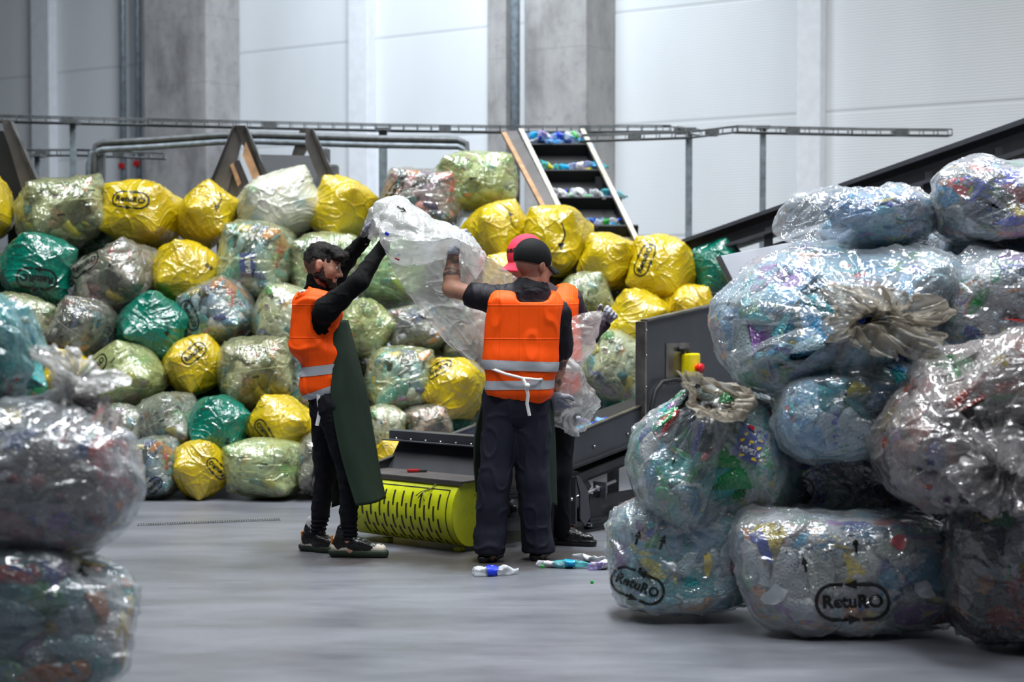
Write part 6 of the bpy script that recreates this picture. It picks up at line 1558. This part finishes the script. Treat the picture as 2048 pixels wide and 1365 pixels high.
sheet_obj([[P(1092, 700, .1), P(1102, 705, .20), P(1098, 705, .28)], [P(1095, 790, .1), P(1105, 790, .2), P(1100, 790, .3)], [P(1092, 900, .1), P(1110, 900, .22), P(1106, 900, .32)], [P(1090, 1005, .12), P(1114, 1012, .26), P(1108, 1012, .34)]], 'apron', 'apron_green', w2, O2, 12, 34, .004, .006, 9)
glove('glove', chL, wrL+(elL-wrL)*.05, wrL, w2, O2); glove('glove', chR, wrR+(elR-wrR)*.04, wrR, w2, O2)
sneaker(anL+np.array((-.01, .02, 0)), (.35, 1), w2, O2, 1.0, 1); sneaker(anR+np.array((.0, .02, 0)), (.25, 1), w2, O2, 1.0, 1)

# ================================================================== the third worker, mostly hidden behind the middle one
Y3 = 9.75
w3 = person('person', 1100, Y3, 'person in pink cap and dark sleeves mostly hidden behind the black-capped worker'); O3 = A3(w3.location)
def j3(px, py, dy=0.0): return A3(at(px, py, Y3+dy))
hd3 = j3(1050, 522, 0); M3 = mat_from((-.80, -.45, -.25), (-.2, -.1, 1))
neck0, neck1 = j3(1082, 590, 0), j3(1074, 560, 0); chest, belly, pelv = j3(1095, 650, 0), j3(1098, 730, 0), j3(1098, 795, 0)
shA, shB = j3(1035, 615, .0), j3(1140, 605, .0); elA, wrA = j3(1030, 690, -.12), j3(1035, 740, -.2); elB, wrB = j3(1178, 668, .10), j3(1206, 648, .18)
hipA, hipB = j3(1075, 812, 0), j3(1120, 812, 0); knA, anA = j3(1085, 945, -.05), j3(1088, 1075, .0); knB, anB = j3(1118, 945, .0), j3(1124, 1066, .1)
chA = hand_chains(wrA, (0, -.2, -1), (0, -1, 0), (1, 0, 0), .5); chB = hand_chains(wrB, A3(at(1216, 634, Y3+.16))-wrB, (-.2, -1, -.1), (-1, 0, .2), 1.1)
MT3 = mat_from((-.3, -1, 0))
def torso3(fd, g=0.0): fd.ell(chest, (.17+g, .115+g, .19+g), MT3, .05); fd.ell(belly, (.155+g, .115+g, .16+g), MT3, .06); fd.ell(pelv, (.16+g, .115+g, .13+g), MT3, .05); fd.cap(shA, shB, .062+g, .062+g, .06); fd.cap(neck0, (shB+neck0)/2, .065+g, .06+g, .05)
fd = Field(*bounds([shA, shB, wrA, wrB, hd3, anA, anB], .16), .0075)
torso3(fd, -.012); fd.cap(neck0, neck1, .062, .056, .03); fd.cap(neck1, hd3-np.array((0, 0, .02)), .058, .058, .03); put_head(fd, hd3, M3, 1.03)
for a, b, ra, rb in ((shA, elA, .05, .042), (elA, wrA, .042, .028), (shB, elB, .05, .042), (elB, wrB, .042, .028), (hipA, knA, .085, .058), (knA, anA, .055, .038), (hipB, knB, .085, .058), (knB, anB, .055, .038)): fd.cap(a, b, ra, rb, .02)
put_hand(fd, chA); put_hand(fd, chB); obj_from_field(fd, 'body', 'skin', w3, None, {'blush': ear_(hd3, M3)}, 2, O3); eyes(hd3, M3, w3, O3, 1.03)
c3 = ballcap(hd3, M3, 'cap_pink', w3, O3, s_=1.06)
tv, tf = text_mesh('ueuea', .042, .03); Vt = []
bc3 = BVHTree.FromPolygons([v.co[:] for v in c3.data.vertices], [list(p.vertices) for p in c3.data.polygons])
dm = decal('cap_lettering', ([(x, y, 0) for x, y, z in tv], tf), bc3, Vector(hd3-O3) + Vector(M3@np.array((0, .4, .085))), -Vector(M3[:, 1]), Vector(M3[:, 2]), 0, 1, .002, .01); link('cap_lettering', dm, parent=c3)
fd = Field(*bounds([shA, shB, pelv, elA, wrB, neck1], .16), .0075); torso3(fd, .006); fd.cap(neck0, neck0+np.array((0, 0, .02)), .075, .07, .03)
for a, b, ra, rb in ((shA, elA, .07, .058), (elA, wrA, .056, .04), (shB, elB, .07, .058), (elB, wrB, .056, .04)): fd.cap(a, b, ra, rb, .03)
fd.cut(pelv+np.array((0, 0, -.05)), (0, 0, -1)); obj_from_field(fd, 'pullover', 'brown_sleeve', w3, folds(37, .006, 10, (1, 1, 1)), None, 1, O3)
fd = Field(*bounds([pelv, hipA, anA, anB], .17), .0075); fd.ell(pelv, (.17, .125, .13), MT3, .05)
for a, b, ra, rb in ((hipA, knA, .1, .075), (knA, anA, .07, .058), (hipB, knB, .1, .075), (knB, anB, .07, .058)): fd.cap(a, b, ra, rb, .03)
fd.cut(pelv+np.array((0, 0, .06)), (0, 0, 1)); obj_from_field(fd, 'trousers', 'black_trousers', w3, folds(39, .007, 9), None, 1, O3)
fd = Field(*bounds([j3(1035, 590), j3(1150, 590), pelv], .22), .0065); fd.box(j3(1092, 665, 0), (.19, .14, .22), MT3, .08, .05); fd.box(j3(1096, 745, 0), (.175, .14, .16), MT3, .08, .05); fd.cap(j3(1050, 606), j3(1128, 598), .086, .086, .05)
fd.cut(j3(1095, 800), (0, 0, -1)); fd.cap(shB+np.array((.075, 0, -.05)), shB+np.array((.3, 0, -.25)), .075, .12, .012, 'carve'); fd.cap(shA+np.array((-.04, 0, 0)), shA+np.array((-.2, 0, -.3)), .08, .12, .012, 'carve'); fd.cap(neck0+np.array((0, -.02, .03)), neck0+np.array((0, -.02, .2)), .09, .11, .012, 'carve')
v3 = obj_from_field(fd, 'hi_vis_vest', 'hi_vis_orange', w3, folds(41, .008, 6), None, 1, O3); band_from(v3, (j3(1095, 730, 0)-O3, (0, 0, 1)), .026)
glove('glove', chB, wrB+(elB-wrB)*.2, wrB, w3, O3); glove('glove', chA, wrA+(elA-wrA)*.2, wrA, w3, O3)
sneaker(anA, (.2, -1), w3, O3, 1.0, 1); sneaker(anB, (1, -.25), w3, O3, 1.05, 1)
# ------------------------------------------------------------------ the emptied bag of thin film held up between the workers
m_film('film_sheet', srgb(232, 234, 232), 0.50, 0.3, False, 0.16, 0.45, (.96, .97, .96), 0.12, 1.3, 0.45)
ps = empty('plastic_sheet', at(880, 560, 9.42), 0, 'large emptied whitish film bag held up by the workers and trailing into the hopper', 'plastic sheet'); OS = A3(ps.location)
def Q_(*pts): return [at(x, y, Y) for x, y, Y in pts]
def ripple(seed, amp, axis, fq):
    ax_ = np.array(axis)/np.linalg.norm(axis)
    def f(V):
        P = V - np.outer(V@ax_, ax_)*.86; return amp*vnoise(P, fq, seed, 2) + 1.3*crinkle_field(V, seed+3, .8)
    return f
sheet_obj([Q_((772, 496, 9.46), (850, 500, 9.44), (905, 486, 9.40), (955, 498, 9.46), (1036, 556, 9.60)), Q_((792, 548, 9.48), (862, 560, 9.46), (920, 560, 9.44), (975, 570, 9.50), (1042, 600, 9.62)),
           Q_((836, 614, 9.50), (890, 620, 9.47), (935, 630, 9.47), (985, 650, 9.52), (1042, 660, 9.62)), Q_((900, 692, 9.52), (926, 696, 9.49), (955, 700, 9.5), (990, 705, 9.53), (1042, 715, 9.6)),
           Q_((966, 738, 9.53), (975, 745, 9.51), (985, 752, 9.52), (1002, 765, 9.55), (1040, 770, 9.58))], 'hanging_panel', 'film_sheet', ps, OS, 90, 100, 0, ripple(3, .022, (.35, 0, -1), 9), 3)
sheet_obj([Q_((752, 440, 9.62), (775, 470, 9.62), (800, 500, 9.60), (840, 508, 9.56), (880, 500, 9.5), (915, 500, 9.48), (940, 520, 9.48), (965, 545, 9.5)),
           Q_((742, 432, 9.52), (757, 397, 9.54), (800, 391, 9.52), (846, 418, 9.48), (870, 436, 9.42), (908, 448, 9.38), (942, 474, 9.36), (972, 512, 9.44)),
           Q_((748, 440, 9.40), (764, 432, 9.34), (795, 438, 9.26), (826, 452, 9.20), (870, 466, 9.17), (912, 470, 9.15), (945, 490, 9.17), (970, 524, 9.34)),
           Q_((752, 452, 9.32), (766, 474, 9.26), (786, 496, 9.22), (824, 500, 9.18), (866, 496, 9.17), (904, 486, 9.15), (940, 506, 9.18), (962, 545, 9.38)),
           Q_((756, 462, 9.40), (768, 505, 9.36), (790, 528, 9.34), (830, 530, 9.32), (870, 522, 9.30), (902, 497, 9.26), (922, 512, 9.34), (950, 565, 9.43))], 'gathered_roll', 'film_sheet', ps, OS, 110, 80, 0, ripple(9, .020, (1, 0, -.25), 12), 9)
sheet_obj([Q_((745, 470, 9.56), (752, 492, 9.52)), Q_((732, 440, 9.56), (762, 470, 9.36)), Q_((750, 408, 9.54), (775, 440, 9.34)), Q_((790, 396, 9.5), (800, 430, 9.3))], 'bunched_corner', 'film_sheet', ps, OS, 30, 40, 0, ripple(13, .02, (.5, 0, 1), 20), 13)
sheet_obj([Q_((1112, 650, 9.46), (1160, 628, 9.50), (1207, 620, 9.60)), Q_((1116, 690, 9.46), (1165, 668, 9.48), (1210, 640, 9.60)), Q_((1120, 720, 9.46), (1158, 712, 9.50), (1190, 690, 9.58)), Q_((1128, 742, 9.48), (1150, 746, 9.5), (1166, 744, 9.56))],
          'held_corner', 'film_sheet', ps, OS, 50, 50, 0, ripple(17, .018, (1, 0, .3), 12), 17)
sheet_obj([Q_((1100, 690, 9.46), (1118, 684, 9.44), (1132, 700, 9.48)), Q_((1098, 755, 9.47), (1138, 738, 9.42), (1170, 752, 9.56)), Q_((1098, 800, 9.48), (1150, 786, 9.46), (1200, 802, 9.85)), Q_((1102, 845, 9.5), (1142, 842, 9.55), (1196, 832, 9.95)), Q_((1124, 858, 9.52), (1150, 874, 9.62), (1160, 862, 9.8))],
          'crumpled_end', 'film_sheet', ps, OS, 60, 70, 0, lambda V: .03*vnoise(V, 10, 21, 3)+1.6*crinkle_field(V, 24, .8), 21)
for px, py, mt, sx in ((774, 468, 'label_blue', .012), (779, 486, 'label_red', .007), (797, 510, 'label_blue', .009), (795, 517, 'label_red', .014)):
    p = at(px, py, 9.24); mb = MB(); mb.box((0, 0, 0), (sx*2, sx*.6, sx*1.3), Matrix.Rotation(.5, 4, 'Y'), bevel=.003); o = mb.build('label_scrap', mt, ps); o.location = Vector(p)-Vector(OS)

rb = [o for o in ps.children if o.name.startswith('gathered_roll')][0]; rbv = bvh_of(rb.data); og = at(802, 418, 8.6)-Vector(OS); dr = (at(802, 418, 9.4)-at(802, 418, 8.6)).normalized()
link('printed_mark', decal('mark', FLAT['tick'], rbv, og, dr, Vector((0, 0, 1)), R(-120), .8), parent=ps)
